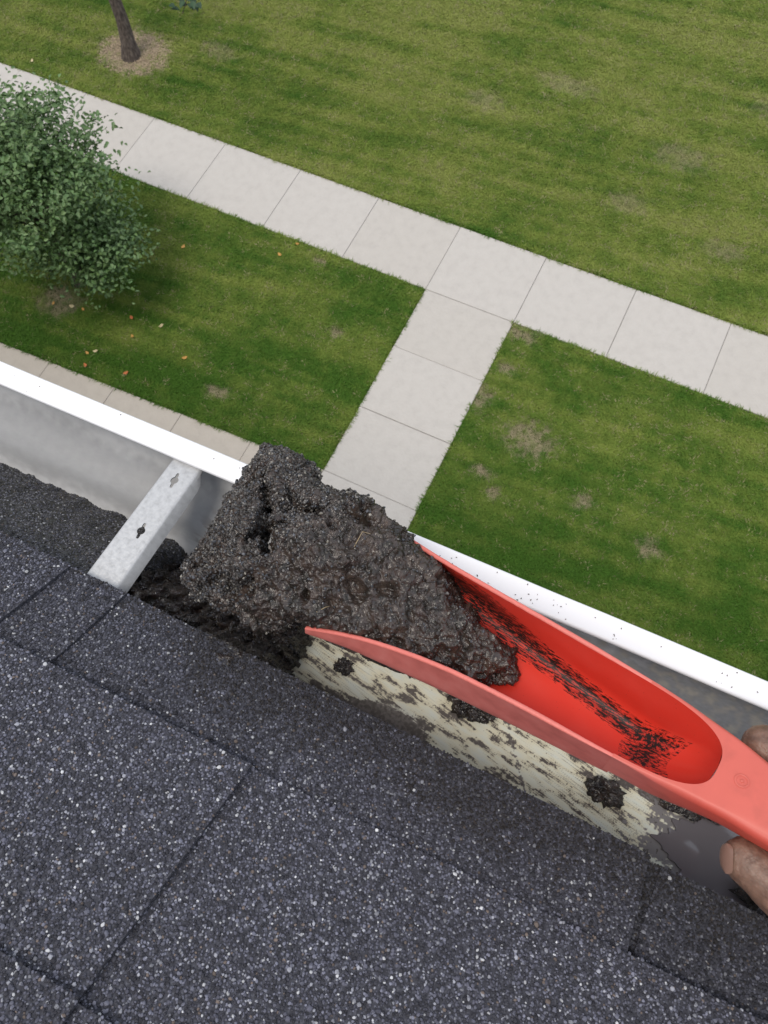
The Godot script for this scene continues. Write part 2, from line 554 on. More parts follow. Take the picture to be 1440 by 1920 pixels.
func leaf_mesh(l: float, w: float) -> ArrayMesh:
	var g := Geo.new()
	var f := 0.25 * w
	var p := [Vector3(0, 0, 0), Vector3(l * 0.45, -0.05 * l, 0), Vector3(l, -0.18 * l, 0), Vector3(l * 0.4, f, w * 0.5), Vector3(l * 0.4, f, -w * 0.5), Vector3(l * 0.75, f * 0.5, w * 0.36), Vector3(l * 0.75, f * 0.5, -w * 0.36)]
	g.v = PackedVector3Array(p)
	g.idx = PackedInt32Array([0, 3, 1, 1, 3, 5, 1, 5, 2, 0, 1, 4, 1, 6, 4, 1, 2, 6])
	return g.mesh()

func crown(t: Node3D, centre: Vector3, rad: Vector3, clumps: int, per: int, spread: float, leaf: ArrayMesh, dark: Color, pale: Color, seed_: int, extra := 0, centre2 := Vector3.ZERO, rad2 := Vector3.ONE) -> Array:
	var r := RandomNumberGenerator.new()
	r.seed = seed_
	var base := origin_of(t)
	var buf := PackedFloat32Array()
	var tips := []
	for i in clumps + extra:
		var d := Vector3(r.randfn(), r.randfn(), r.randfn()).normalized()
		if d.y < -0.75: d.y *= -0.5
		var c0 := centre if i < clumps else centre2
		var q := c0 + d * (rad if i < clumps else rad2) * pow(r.randf(), 0.42) * r.randf_range(0.8, 1.12)
		tips.append(q)
		var size := spread * r.randf_range(0.55, 1.25)
		for k in per:
			var o := q + Vector3(r.randfn(), r.randfn() * 0.7, r.randfn()) * size * 0.5
			var out := (o - centre).normalized()
			var b := Basis(Vector3.UP, r.randf() * TAU) * Basis(Vector3.FORWARD, r.randf_range(-0.6, 0.7)) * Basis(Vector3.RIGHT, r.randf_range(-0.9, 0.9))
			var c := dark.lerp(pale, r.randf()) * r.randf_range(0.85, 1.15)
			var s := r.randf_range(0.65, 1.2)
			push(buf, b.scaled(Vector3.ONE * s), o - base + out * 0.02, c)
	swarm(t, "crown", leaf, buf, M.leaf)
	return tips

func build_trees() -> void:
	# small bushy tree beside the pavement
	var at := Vector3(-7.35, 0, -4.35)
	var t := thing("bushy_tree", at, "low bushy tree with dense green leaves on the lawn beside the path", "tree")
	var c := Vector3(-7.60, 1.62, -4.56)
	var tips := crown(t, c, Vector3(1.10, 1.06, 1.16), 190, 90, 0.34, leaf_mesh(0.070, 0.042), Color(0.075, 0.150, 0.045), Color(0.130, 0.215, 0.075), 5, 40, Vector3(-6.62, 0.95, -4.48), Vector3(0.42, 0.42, 0.50))
	var wood := Geo.new()
	tube(wood, [at, at + Vector3(0.02, 0.35, -0.03), at + Vector3(-0.03, 0.8, -0.08), at + Vector3(0.0, 1.5, -0.15)], [0.075, 0.06, 0.05, 0.025], 9)
	part(t, "trunk", wood, M.bark)
	var limbs := Geo.new()
	for i in range(0, tips.size(), 7):
		var q: Vector3 = tips[i]
		var s := at + Vector3(-0.02, lerpf(0.45, 1.4, clampf((q.y - 0.4) / 2.2, 0, 1)), -0.1)
		tube(limbs, [s, s.lerp(q, 0.5) + Vector3(0, 0.12, 0), q], [0.022, 0.012, 0.004], 5)
	part(t, "limbs", limbs, M.bark)
	# shade tree across the path, only its foot and a hanging spray come into the picture
	var b2 := Vector3(-9.06, 0, -8.60)
	var t2 := thing("shade_tree", b2, "slender brown tree trunk leaning out of a round bed of dry bark mulch", "tree")
	var tr := Geo.new()
	var pts := []
	var rad := []
	for i in 15:
		var h := i * 0.3
		pts.append(b2 + Vector3(-0.18 * h * 0.35 + 0.03 * sin(i * 0.9), h - 0.05, -0.24 * h * 0.6 + 0.02 * cos(i * 1.3)))
		rad.append(0.105 + 0.080 * exp(-h * 5.0) - 0.014 * h)
	tube(tr, pts, rad, 12)
	part(t2, "trunk", tr, M.bark)
	var cc := b2 + Vector3(-0.9, 5.2, -3.6)
	var tips2 := crown(t2, cc, Vector3(2.6, 1.9, 2.3), 150, 60, 0.5, leaf_mesh(0.10, 0.06), Color(0.05, 0.11, 0.03), Color(0.09, 0.16, 0.05), 8)
	var lm := Geo.new()
	for i in range(0, tips2.size(), 9):
		var q: Vector3 = tips2[i]
		var s: Vector3 = pts[10 + i % 4]
		tube(lm, [s, s.lerp(q, 0.5) + Vector3(0, 0.2, 0), q], [0.045, 0.025, 0.008], 5)
	var sp := EYE + Vector3(-6.34, -6.5, -7.08)
	tube(lm, [pts[9], pts[9].lerp(sp, 0.5) + Vector3(0, 0.35, 0), sp + Vector3(0.05, 0.18, -0.2), sp], [0.045, 0.028, 0.012, 0.004], 6)
	part(t2, "limbs", lm, M.bark)
	var buf := PackedFloat32Array()
	var r := RandomNumberGenerator.new()
	r.seed = 77
	for i in 26:
		var o := sp + Vector3(r.randf_range(-0.24, 0.20), r.randf_range(-0.01, 0.16), r.randf_range(-0.4, 0.04))
		push(buf, Basis(Vector3.UP, r.randf() * TAU) * Basis(Vector3.FORWARD, r.randf_range(-0.5, 0.6)), o - b2, Color(0.020, 0.055, 0.018) * r.randf_range(0.7, 1.4))
	swarm(t2, "hanging_spray", leaf_mesh(0.11, 0.075), buf, M.leaf)
	# mulch bed
	var mb := PackedFloat32Array()
	for i in 9000:
		var a := r.randf() * TAU
		var q := sqrt(r.randf()) * (1.0 + 0.22 * n_a.get_noise_2d(cos(a) * 160.0, sin(a) * 160.0))
		var o := b2 + Vector3(0.02 + cos(a) * q * 0.62, 0.012 + r.randf() * 0.025, -0.06 + sin(a) * q * 0.50)
		var k := r.randf_range(0.55, 1.25)
		push(mb, Basis.from_euler(Vector3(r.randf_range(-0.4, 0.4), r.randf() * TAU, r.randf_range(-0.4, 0.4))).scaled(Vector3(0.014, 0.005, 0.007) * k), o, Color(0.40, 0.315, 0.22) * r.randf_range(0.6, 1.2))
	meta(swarm(self, "bark_mulch", chip, mb, M.granule), "round bed of dry tan bark mulch around the slender tree trunk", "mulch")
	# fallen leaves
	var fl := Geo.new()
	fl.v = PackedVector3Array([Vector3(-0.5, 0.10, 0), Vector3(-0.1, 0.02, 0.3), Vector3(0.2, 0.12, 0.26), Vector3(0.5, 0.22, 0), Vector3(0.2, 0.1, -0.28), Vector3(-0.1, 0.0, -0.3), Vector3(0.05, 0.0, 0)])
	fl.idx = PackedInt32Array([0, 6, 1, 1, 6, 2, 2, 6, 3, 3, 6, 4, 4, 6, 5, 5, 6, 0])
	var fm := fl.mesh()
	var spots := [[-6.25, -5.51, 0], [-6.31, -4.15, 1], [-7.03, -4.0, 0], [-6.5, -3.23, 1], [-7.49, -3.92, 0], [-5.85, -4.2, 2], [-5.28, -3.88, 0], [-10.54, -7.85, 2], [-7.21, -3.98, 2], [-6.58, -3.41, 0], [-6.49, -3.48, 2], [-6.14, -3.89, 0], [-5.91, -3.35, 1], [-4.87, -5.93, 0], [-4.72, -6.2, 0]]
	var tints := [lin(0.50, 0.26, 0.06), lin(0.48, 0.14, 0.04), lin(0.52, 0.44, 0.25)]
	var words := ["curled yellow-orange leaf fallen on the lawn", "curled rust-orange leaf fallen on the lawn", "curled pale straw-coloured leaf fallen on the lawn"]
	var mm := []
	for k in 3: mm.append(mat(tints[k], 0.6))
	for s in spots:
		var o := MeshInstance3D.new()
		o.name = numbered("fallen_leaf")
		o.mesh = fm
		o.material_override = mm[s[2]]
		add_child(o)
		var k := r.randf_range(0.055, 0.085)
		o.transform = Transform3D(Basis(Vector3.UP, r.randf() * TAU).scaled(Vector3.ONE * k), Vector3(s[0], 0.055, s[1]))
		meta(o, words[s[2]], "leaf", "fallen %s leaves" % ["yellow-orange", "rust-orange", "straw-coloured"][s[2]])

# ------------------------------------------------------------------ building with shingled roof
func granule_colour(dirt: float, tone: float) -> Color:
	var q := rng.randf()
	var c: Color
	if q < 0.36: c = Color(0.035, 0.035, 0.044)
	elif q < 0.68: c = Color(0.076, 0.077, 0.101)
	elif q < 0.87: c = Color(0.128, 0.131, 0.168)
	elif q < 0.955: c = Color(0.235, 0.240, 0.272)
	elif q < 0.982: c = Color(0.125, 0.100, 0.088)
	else: c = Color(0.41, 0.415, 0.43)
	c = c * rng.randf_range(0.7, 1.3) * tone
	return c.lerp(Color(0.020, 0.017, 0.016), dirt)

func wetness(x: float, u: float) -> float:        # mud slurry soaked into the granules along the eave
	var reach := 0.002 + 0.030 * smoothstep(-0.215, -0.12, x) + 0.016 * exp(-pow((x + 0.135) / 0.045, 2.0)) + 0.012 * exp(-pow((x - 0.02) / 0.07, 2.0))
	reach += 0.016 * n_a.get_noise_2d(x * 900.0, 3.0 + u * 500.0) + 0.008 * n_a.get_noise_2d(x * 4000.0, u * 4000.0)
	return clampf((reach - u) / 0.030 + 0.42, 0.0, 0.86)

func shingle(parent: Node3D, poly: Array, k: float, thick: float, tone: float, bare := false) -> void:
	# poly: four corners [x, u] lower left, lower right, upper right, upper left
	var g := Geo.new()
	var N := 24
	var lowrow: Array[Vector3] = []
	var toprow: Array[Vector3] = []
	var und: Array[Vector3] = []
	for i in N + 1:
		var f := float(i) / N
		var x: float = lerpf(poly[0][0], poly[1][0], f)
		var u: float = lerpf(poly[0][1], poly[1][1], f) + 0.0006 * n_a.get_noise_2d(x * 14000.0, k * 9000.0)
		var xt: float = lerpf(poly[3][0], poly[2][0], f)
		var ut: float = lerpf(poly[3][1], poly[2][1], f)
		lowrow.append(roof_at(x, u, k))
		toprow.append(roof_at(xt, ut, k))
		und.append(roof_at(x, u + 0.0005, k - thick))
	for i in N:
		g.quad(lowrow[i + 1], lowrow[i], toprow[i], toprow[i + 1])
		g.quad(lowrow[i], lowrow[i + 1], und[i + 1], und[i])
	var tl := roof_at(poly[3][0], poly[3][1], k - thick)
	var tr := roof_at(poly[2][0], poly[2][1], k - thick)
	g.quad(toprow[0], lowrow[0], und[0], tl)
	g.quad(lowrow[N], toprow[N], tr, und[N])
	g.quad(und[0], und[N], tr, tl)
	var o := part(parent, "shingle", g, M.shingle)
	if bare: return
	var base := origin_of(parent)
	var buf := PackedFloat32Array()
	var st := 0.00143
	var slope := Basis(Vector3.RIGHT, -deg_to_rad(PITCH))
	var u0: float = minf(poly[0][1], poly[1][1])
	var u1: float = minf(maxf(poly[2][1], poly[3][1]), 0.29)
	var u := u0 - 0.0004
	while u < u1:
		var f: float = (u - u0) / (maxf(poly[2][1], poly[3][1]) - u0)
		var xa: float = maxf(lerpf(poly[0][0], poly[3][0], f), -0.47)
		var xb: float = minf(lerpf(poly[1][0], poly[2][0], f), 0.36)
		var x := xa
		while x < xb:
			var px := x + rng.randf_range(-0.2, 1.2) * st
			var pu := u + rng.randf_range(-0.2, 1.2) * st
			x += st
			var lowest: float = lerpf(poly[0][1], poly[1][1], clampf((px - poly[0][0]) / (poly[1][0] - poly[0][0]), 0, 1))
			if pu < lowest - 0.0005 * rng.randf() or px < xa - 0.0004 or px > xb + 0.0004: continue
			var big := rng.randf()
			var r := 0.00068 + 0.00042 * big * big + (0.00045 if rng.randf() < 0.05 else 0.0)
			var wet := (rng.randf_range(0.55, 1.0) if rng.randf() < wetness(px, pu) else 0.0) if poly[0][1] < 0.08 else 0.0
			var tn := tone * (1.0 + 0.35 * n_a.get_noise_2d(px * 2200.0, pu * 2200.0))
			var c := granule_colour(wet, tn)
			var b := slope * Basis.from_euler(Vector3(rng.randf_range(-0.5, 0.5), rng.randf() * TAU, rng.randf_range(-0.5, 0.5)))
			push(buf, b.scaled_local(Vector3(r * rng.randf_range(0.8, 1.35), r, r * rng.randf_range(0.75, 1.1))), roof_at(px, pu, k + r * rng.randf_range(0.0, 0.45)) - base, c)
		u += st
	swarm(o, "granules", chip, buf, M.granule)

func build_building() -> void:
	var base := Vector3(0, 0, 0.5)
	var t := thing("apartment_building", base, "tall building with a dark grey shingle roof sloping down to the white gutter", "building")
	var g := Geo.new()
	g.box(Vector3(-16, -0.3, 0.5), Vector3(16, 8.36, 9.5))
	part(t, "wall", g, M.siding)
	g = Geo.new()
	g.box(Vector3(-16.3, 8.38, 0.0), Vector3(16.3, 8.40, 0.52))
	part(t, "soffit", g, M.board)
	g = Geo.new()
	g.box(Vector3(-16.3, 8.37, -0.011), Vector3(16.3, 8.487, 0.012))
	part(t, "fascia_board", g, M.board)
	g = Geo.new()
	var a := roof_at(-16.3, 0.032, -0.001)
	var b := roof_at(16.3, 0.032, -0.001)
	var c := roof_at(16.3, 5.6, -0.001)
	var d := roof_at(-16.3, 5.6, -0.001)
	var dn := Vector3(0, -0.012, 0.0)
	g.quad(b, a, d, c)
	g.quad(a, b, b + dn, a + dn)
	g.quad(a + dn, b + dn, c + dn, d + dn)
	var back := Vector3(0, 0, 5.0)
	var c2 := Vector3(c.x, a.y, c.z) + back
	var d2 := Vector3(d.x, a.y, d.z) + back
	g.quad(c, d, d2, c2)
	part(t, "roof_deck", g, M.felt)
	# the shingles in view: [lower left, lower right, upper right, upper left], height, thickness, tone
	shingle(t, [[-0.480, -0.001], [-0.2775, 0.002], [-0.2900, 0.10], [-0.480, 0.10]], 0.0100, 0.0050, 0.98)
	shingle(t, [[-0.300, 0.000], [-0.2335, 0.001], [-0.2425, 0.10], [-0.300, 0.10]], 0.0068, 0.0042, 0.80)
	shingle(t, [[-0.250, -0.0005], [0.1290, 0.0085], [0.1240, 0.10], [-0.250, 0.10]], 0.0042, 0.0036, 0.84)
	shingle(t, [[0.1375, 0.0098], [0.520, 0.0190], [0.520, 0.10], [0.1255, 0.10]], 0.0004, 0.0020, 0.70)
	shingle(t, [[-0.420, 0.0685], [-0.0975, 0.0695], [-0.1120, 0.24], [-0.420, 0.24]], 0.0106, 0.0036, 1.06)
	shingle(t, [[-0.115, 0.0690], [0.420, 0.0660], [0.420, 0.24], [-0.115, 0.24]], 0.0062, 0.0022, 1.08)
	shingle(t, [[-0.480, 0.2040], [-0.1080, 0.2030], [-0.1080, 0.36], [-0.480, 0.36]], 0.0150, 0.0036, 1.02)
	shingle(t, [[-0.112, 0.2045], [0.400, 0.2030], [0.400, 0.36], [-0.112, 0.36]], 0.0106, 0.0034, 1.05)
	shingle(t, [[0.112, 0.0100], [0.160, 0.0112], [0.160, 0.10], [0.112, 0.10]], -0.0007, 0.0010, 0.30)
	var un := Geo.new()
	un.quad(roof_at(0.6, 0.0135, -0.0046), roof_at(-0.6, 0.006, -0.0046), roof_at(-0.6, 0.06, -0.0046), roof_at(0.6, 0.06, -0.0046))
	part(t, "underlay", un, M.felt)
	# their neighbours outside the picture
	for row in 9:
		var u0: float = [0.0, 0.068, 0.204][row] if row < 3 else 0.204 + (row - 2) * 0.136
		var x := -2.3
		while x < 2.2:
			var w := rng.randf_range(0.16, 0.42)
			var xe := minf(x + w, 2.2)
			if row >= 3:
				shingle(t, [[x, u0], [xe, u0], [xe, u0 + 0.17], [x, u0 + 0.17]], 0.0125 + row * 0.0012 + rng.randf_range(0.0, 0.0018), 0.003, 1.0, true)
			elif xe < -0.49 or x > 0.54:
				var kk: float = [0.003, 0.008, 0.011][row] + rng.randf_range(0.0, 0.002)
				shingle(t, [[x, u0], [xe, u0], [xe, u0 + 0.17], [x, u0 + 0.17]], kk, 0.003, 1.0, true)
			x = xe + 0.0008

# ------------------------------------------------------------------ gutter
var FRONT := [[-0.1512, -0.5060], [-0.1518, -0.516], [-0.1512, -0.526], [-0.1480, -0.535], [-0.1415, -0.5425], [-0.1330, -0.5480], [-0.1235, -0.5520], [-0.1150, -0.5550], [-0.1085, -0.5590], [-0.1030, -0.5650], [-0.0975, -0.5715], [-0.0905, -0.5765], [-0.0830, -0.5795], [-0.0780, -0.5808]]
func floor_y(z: float) -> float:
	if z > -0.078: return -0.5808
	for i in range(FRONT.size() - 1, 0, -1):
		if z > FRONT[i - 1][0]:
			return lerpf(FRONT[i][1], FRONT[i - 1][1], clampf((z - FRONT[i][0]) / (FRONT[i - 1][0] - FRONT[i][0]), 0, 1))
	return -0.506

func extrude(g: Geo, prof: Array, x0: float, x1: float, n: int, wob := 0.0) -> void:
	var rows := []
	for i in n + 1:
		var x := lerpf(x0, x1, float(i) / n)
		var r := PackedVector3Array()
		for p in prof:
			r.append(EYE + Vector3(x, p[1] + wob * n_a.get_noise_2d(x * 260.0, 7.0), p[0] + wob * n_a.get_noise_2d(x * 200.0, 70.0)))
		rows.append(r)
	g.grid(rows, true)

func floor_image() -> ImageTexture:
	# u: x from -0.16 to 0.34, v: z from -0.09 to -0.01; scraped cream metal under films of mud
	var W := 1400
	var H := 224
	var im := Image.create(W, H, false, Image.FORMAT_RGB8)
	var n := FastNoiseLite.new()
	n.seed = 3
	n.frequency = 1.0
	n.fractal_octaves = 4
	var cream := Color(0.66, 0.625, 0.475)
	var mudc := Color(0.060, 0.047, 0.040)
	var film := Color(0.135, 0.115, 0.105)
	for j in H:
		var z := -0.09 + 0.08 * j / H
		for i in W:
			var x := -0.16 + 0.50 * i / W
			var blot := n.get_noise_2d(x * 26.0 + z * 20.0, z * 105.0 - x * 22.0)
			var edge := n.get_noise_2d(x * 260.0, z * 260.0 + 5.0)
			var scr := n.get_noise_2d(x * 30.0 + z * 16.0, z * 1500.0 - x * 330.0)
			var c := cream.lerp(Color(0.48, 0.42, 0.28), clampf(blot * 1.5 + 0.15, 0, 1))
			c = c.lerp(Color(0.62, 0.64, 0.57), clampf(-blot * 1.6, 0, 1))
			var brushed := smoothstep(0.05, 0.085, x) * (1.0 - smoothstep(0.125, 0.16, x))
			brushed = maxf(brushed, (1.0 - smoothstep(-0.09, -0.05, x)))
			var k := smoothstep(0.06, 0.32, scr - 0.16 + 0.34 * blot + 0.08 * brushed) * (0.22 + 0.42 * brushed)
			c = c.lerp(mudc, k)
			# slurry lying on the middle of the floor, dirt beneath the handle
			var s1 := 1.0 - pow((x + 0.045 + (z + 0.05) * 0.6) / 0.036, 2.0) - pow((z + 0.040) / 0.017, 2.0)
			var s2 := smoothstep(0.128, 0.146, x) * (1.0 - smoothstep(-0.0735, -0.066, z))
			var s3 := smoothstep(0.19, 0.225, x) * smoothstep(-0.062, -0.05, z)
			var s4 := 0.35 - absf(x - 0.056 - (z + 0.045) * 0.75) / 0.010
			var m := maxf(maxf(s1 * 0.9, s2 * 1.2), s3 * 1.2) - 0.05 + blot * 0.72 + edge * 0.20 + scr * 0.25
			c = c.lerp(film, smoothstep(0.02, 0.14, s4 * 0.8 - 0.12 + blot * 0.5 + edge * 0.4))
			c = c.lerp(film.lerp(mudc, clampf(0.5 + edge * 1.5 + blot, 0, 1)), smoothstep(0.05, 0.16, m))
			var s5 := 1.0 - Vector2((x - 0.205) / 0.066, (z + 0.050) / 0.040).length()
			c = c.lerp(Color(0.165, 0.15, 0.15), smoothstep(-0.02, 0.16, s5 + blot * 0.55 + edge * 0.35))
			# grit specks
			var sp := n_cell.get_noise_2d(x * 420.0, z * 420.0)
			if sp < -0.80 + 0.25 * blot: c = c.lerp(mudc, 0.85)
			im.set_pixel(i, j, c.linear_to_srgb())
	return ImageTexture.create_from_image(im)

func wall_image() -> ImageTexture:
	# u: along the gutter, v: down the inside of the front wall; old dirt films on white paint, plus shade painted in on the right
	var W := 2048
	var H := 160
	var im := Image.create(W, H, false, Image.FORMAT_RGB8)
	var n := FastNoiseLite.new()
	n.seed = 57
	n.frequency = 1.0
	n.fractal_octaves = 5
	for j in H:
		var v := float(j) / H
		for i in W:
			var x := -2.3 + 4.5 * i / W
			var big := n.get_noise_2d(x * 9.0, v * 2.5)
			var fine := n.get_noise_2d(x * 90.0, v * 12.0 + 30.0)
			var grain := n.get_noise_2d(x * 400.0, v * 60.0)
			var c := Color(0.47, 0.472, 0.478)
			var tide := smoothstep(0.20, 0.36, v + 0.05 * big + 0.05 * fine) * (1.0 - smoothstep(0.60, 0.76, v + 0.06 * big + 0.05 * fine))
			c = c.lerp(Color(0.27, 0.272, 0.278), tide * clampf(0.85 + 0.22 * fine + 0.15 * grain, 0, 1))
			var scum := smoothstep(0.80, 0.90, v + 0.05 * big + 0.08 * fine)
			c = c.lerp(Color(0.50, 0.47, 0.39), scum * clampf(0.75 + fine, 0, 1))
			c = c * (1.0 + 0.05 * grain + 0.06 * fine)
			var sm := n.get_noise_2d(x * 26.0 + v * 3.0, v * 16.0 - x * 20.0) + 0.4 * fine
			var zone := smoothstep(-0.250, -0.225, x) * (1.0 - smoothstep(-0.16, -0.13, x)) * smoothstep(0.36, 0.62, v)
			c = c.lerp(Color(0.055, 0.040, 0.032).lerp(Color(0.16, 0.11, 0.075), clampf(0.5 + 2.0 * fine, 0, 1)), zone * smoothstep(-0.02, 0.14, sm + 0.05 + 0.45 * (v - 0.6)))
			var film_shade := smoothstep(-0.02, 0.10, x - 0.02 + 0.10 * big + 0.05 * fine)  # right part: dirt film mixed with painted shade of the person leaning over
			c = c.lerp(Color(0.17, 0.172, 0.178).lerp(Color(0.30, 0.28, 0.245), clampf(0.2 + 2.0 * fine, 0, 1)), film_shade * clampf(0.85 + 0.4 * fine + 0.3 * grain, 0, 1))
			if n_cell.get_noise_2d(i * 0.35, j * 0.35) < -0.93: c = Color(0.12, 0.105, 0.095)
			im.set_pixel(i, j, c.linear_to_srgb())
	return ImageTexture.create_from_image(im)

func lip_specks(t: Node3D) -> void:
	var buf := PackedFloat32Array()
	var base := origin_of(t)
	var r := RandomNumberGenerator.new()
	r.seed = 90
	for i in 420:
		var x := r.randf_range(-0.5, 0.35)
		if x < -0.05 and r.randf() < 0.75: continue
		if n_a.get_noise_2d(x * 2500.0, 40.0) < 0.18 and r.randf() < 0.93: continue
		var z := r.randf_range(-0.155, -0.142)
		var s := r.randf_range(0.00015, 0.00045)
		push(buf, Basis.from_euler(Vector3(0, r.randf() * TAU, 0)).scaled_local(Vector3(s * 1.8, s * 0.7, s)), EYE + Vector3(x, -0.4993, z) - base, Color(0.05, 0.04, 0.036) * r.randf_range(0.6, 3.0))
	swarm(t, "grit_specks", chip, buf, M.granule)

func build_gutter() -> void:
	var t := thing("rain_gutter", EYE + Vector3(0, -0.582, -0.08), "open white metal rain gutter along the roof edge, half filled with grit", "gutter")
	var g := Geo.new()
	var prof := []
	prof.append_array([[-0.1480, -0.5052], [-0.1420, -0.5048], [-0.1406, -0.5038], [-0.1402, -0.5018], [-0.1405, -0.5006], [-0.1414, -0.4998], [-0.1430, -0.4996], [-0.1490, -0.4996], [-0.1552, -0.4996], [-0.1567, -0.5000], [-0.1576, -0.5010], [-0.1577, -0.5026], [-0.1574, -0.5060], [-0.1560, -0.5100], [-0.1540, -0.5115], [-0.1525, -0.5130]])
	extrude(g, prof, -2.3, 2.2, 120, 0.0004)
	part(t, "lip", g, M.white)
	g = Geo.new()
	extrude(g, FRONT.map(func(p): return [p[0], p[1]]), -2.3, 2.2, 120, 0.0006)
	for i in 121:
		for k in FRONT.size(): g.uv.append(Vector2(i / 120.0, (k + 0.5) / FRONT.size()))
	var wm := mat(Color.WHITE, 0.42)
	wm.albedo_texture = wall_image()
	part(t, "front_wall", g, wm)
	g = Geo.new()
	var outer := []
	for p in FRONT: outer.append([p[0] - 0.0012, p[1] - 0.0011])
	outer.reverse()
	outer.push_front([-0.0125, -0.5822])
	extrude(g, outer, -2.3, 2.2, 120, 0.0006)
	part(t, "outer_face", g, M.white)
	g = Geo.new()
	extrude(g, [[-0.0128, -0.5808], [-0.0122, -0.5780], [-0.0120, -0.5050]], -2.3, 2.2, 2)
	part(t, "back_wall", g, M.gutter_paint)
	g = Geo.new()
	var rows := []
	for i in 61:
		var x := lerpf(-2.3, 2.2, i / 60.0)
		var r := PackedVector3Array()
		for j in 8:
			var z := lerpf(-0.078, -0.0128, j / 7.0)
			r.append(EYE + Vector3(x, -0.5808, z))
			g.uv.append(Vector2((x + 0.16) / 0.50, (z + 0.09) / 0.08))
		rows.append(r)
	g.grid(rows, true)
	var fm := mat(Color.WHITE, 0.38)
	fm.albedo_texture = floor_image()
	M.floor_film = fm
	part(t, "trough_floor", g, fm)
	lip_specks(t)
	build_hanger(t)

func build_hanger(t: Node3D) -> void:
	# flat bar with two keyhole slots, a turned-down flange on one side
	var g := Geo.new()
	var P := func(a: float, b: float, dy := 0.0) -> Vector3:     # a across 0..1 of the flat, b along 0 lip .. 1 roof
		var z := lerpf(-0.1475, -0.018, b)
		var left := lerpf(-0.2610, -0.2715, b)
		var width := lerpf(0.0200, 0.0225, b)
		return EYE + Vector3(left + width * a, lerpf(-0.5058, -0.4985, b) + dy, z)
	var th := 0.0012
	var secs := [[0.0, 0.075], [0.075, 0.275], [0.275, 0.415], [0.415, 0.615], [0.615, 1.0]]
	for lay in 2:
		var dy := 0.0 if lay == 0 else -th
		for k in secs.size():
			var b0: float = secs[k][0]
			var b1: float = secs[k][1]
			if k == 1 or k == 3:
				var ctr := Vector2(0.50 if k == 1 else 0.60, (b0 + b1) * 0.5 + (-0.008 if k == 1 else -0.01))
				var inn := []
				var out := []
				for q in 48:
					var ang := TAU * q / 48.0
					var dir := Vector2(cos(ang), sin(ang))
					# keyhole: a round hole with a narrow slot through it
					var tl := 0.13
					var sd := Vector2(sin(tl), cos(tl))
					var al := absf(dir.dot(sd))
					var ac := absf(dir.dot(Vector2(sd.y, -sd.x)))
					var rad := 0.0029
					if ac < 0.30 * al: rad = minf(0.0062, 0.00115 / maxf(ac, 0.001))
					inn.append(P.call(ctr.x + dir.x * rad / 0.0212, ctr.y + dir.y * rad / 0.13, dy))
					var m := 1e9
					if absf(dir.x) > 1e-4: m = minf(m, ((1.0 - ctr.x) if dir.x > 0 else ctr.x) * 0.0212 / absf(dir.x))
					if absf(dir.y) > 1e-4: m = minf(m, ((b1 - ctr.y) if dir.y > 0 else (ctr.y - b0)) * 0.13 / absf(dir.y))
					out.append(P.call(ctr.x + dir.x * m / 0.0212, ctr.y + dir.y * m / 0.13, dy))
				for q in 48:
					var q2 := (q + 1) % 48
					if lay == 0: g.quad(inn[q], inn[q2], out[q2], out[q])
					else: g.quad(out[q], out[q2], inn[q2], inn[q])
					if lay == 0: g.quad(inn[q2], inn[q], inn[q] - Vector3.UP * th, inn[q2] - Vector3.UP * th)
				# square corners the rays miss
				for cx in 2:
					for cy in 2:
						var corner: Vector3 = P.call(float(cx), b0 if cy == 0 else b1, dy)
						var near_: Array = out.duplicate()
						near_.sort_custom(func(a, b): return a.distance_squared_to(corner) < b.distance_squared_to(corner))
						g.tri(corner, near_[0], near_[1])
			else:
				g.quad(P.call(0, b0, dy), P.call(1, b0, dy), P.call(1, b1, dy), P.call(0, b1, dy))
	# rounded left edge
	var rows := []
	for i in 9:
		var b := i / 8.0
		var r := PackedVector3Array()
		for q in 5:
			var a := PI * 0.5 * q / 4.0
			r.append(P.call(0.0, b) + Vector3(-0.0016 * sin(a), -0.0016 * (1.0 - cos(a)), 0))
		r.append(P.call(0.0, b) + Vector3(-0.0016, -0.008, 0))
		rows.append(r)
	g.grid(rows)
	# flange: rounded shoulder, then sloping and falling away, cut back beside the lip
	rows = []
	for i in 25:
		var b := lerpf(0.0, 1.0, i / 24.0)
		var cut := smoothstep(0.05, 0.15, b)
		var r := PackedVector3Array()
		var e: Vector3 = P.call(1.0, b)
		r.append(e)
		r.append(e + Vector3(0.0012, -0.0003, 0))
		r.append(e + Vector3(0.0021, -0.0010, 0))
		r.append(e + Vector3(0.0030, -0.0022, 0))
		r.append(e + Vector3(0.0030 + 0.0036 * cut, -0.0022 - 0.0048 * cut, 0))
		r.append(e + Vector3(0.0022 + 0.0036 * cut, -0.0026 - 0.0048 * cut, 0))
		rows.append(r)
	g.grid(rows, true)
	part(t, "hanger_strap", g, M.zinc).set_meta("label", "zinc hanger strap with two keyhole slots")

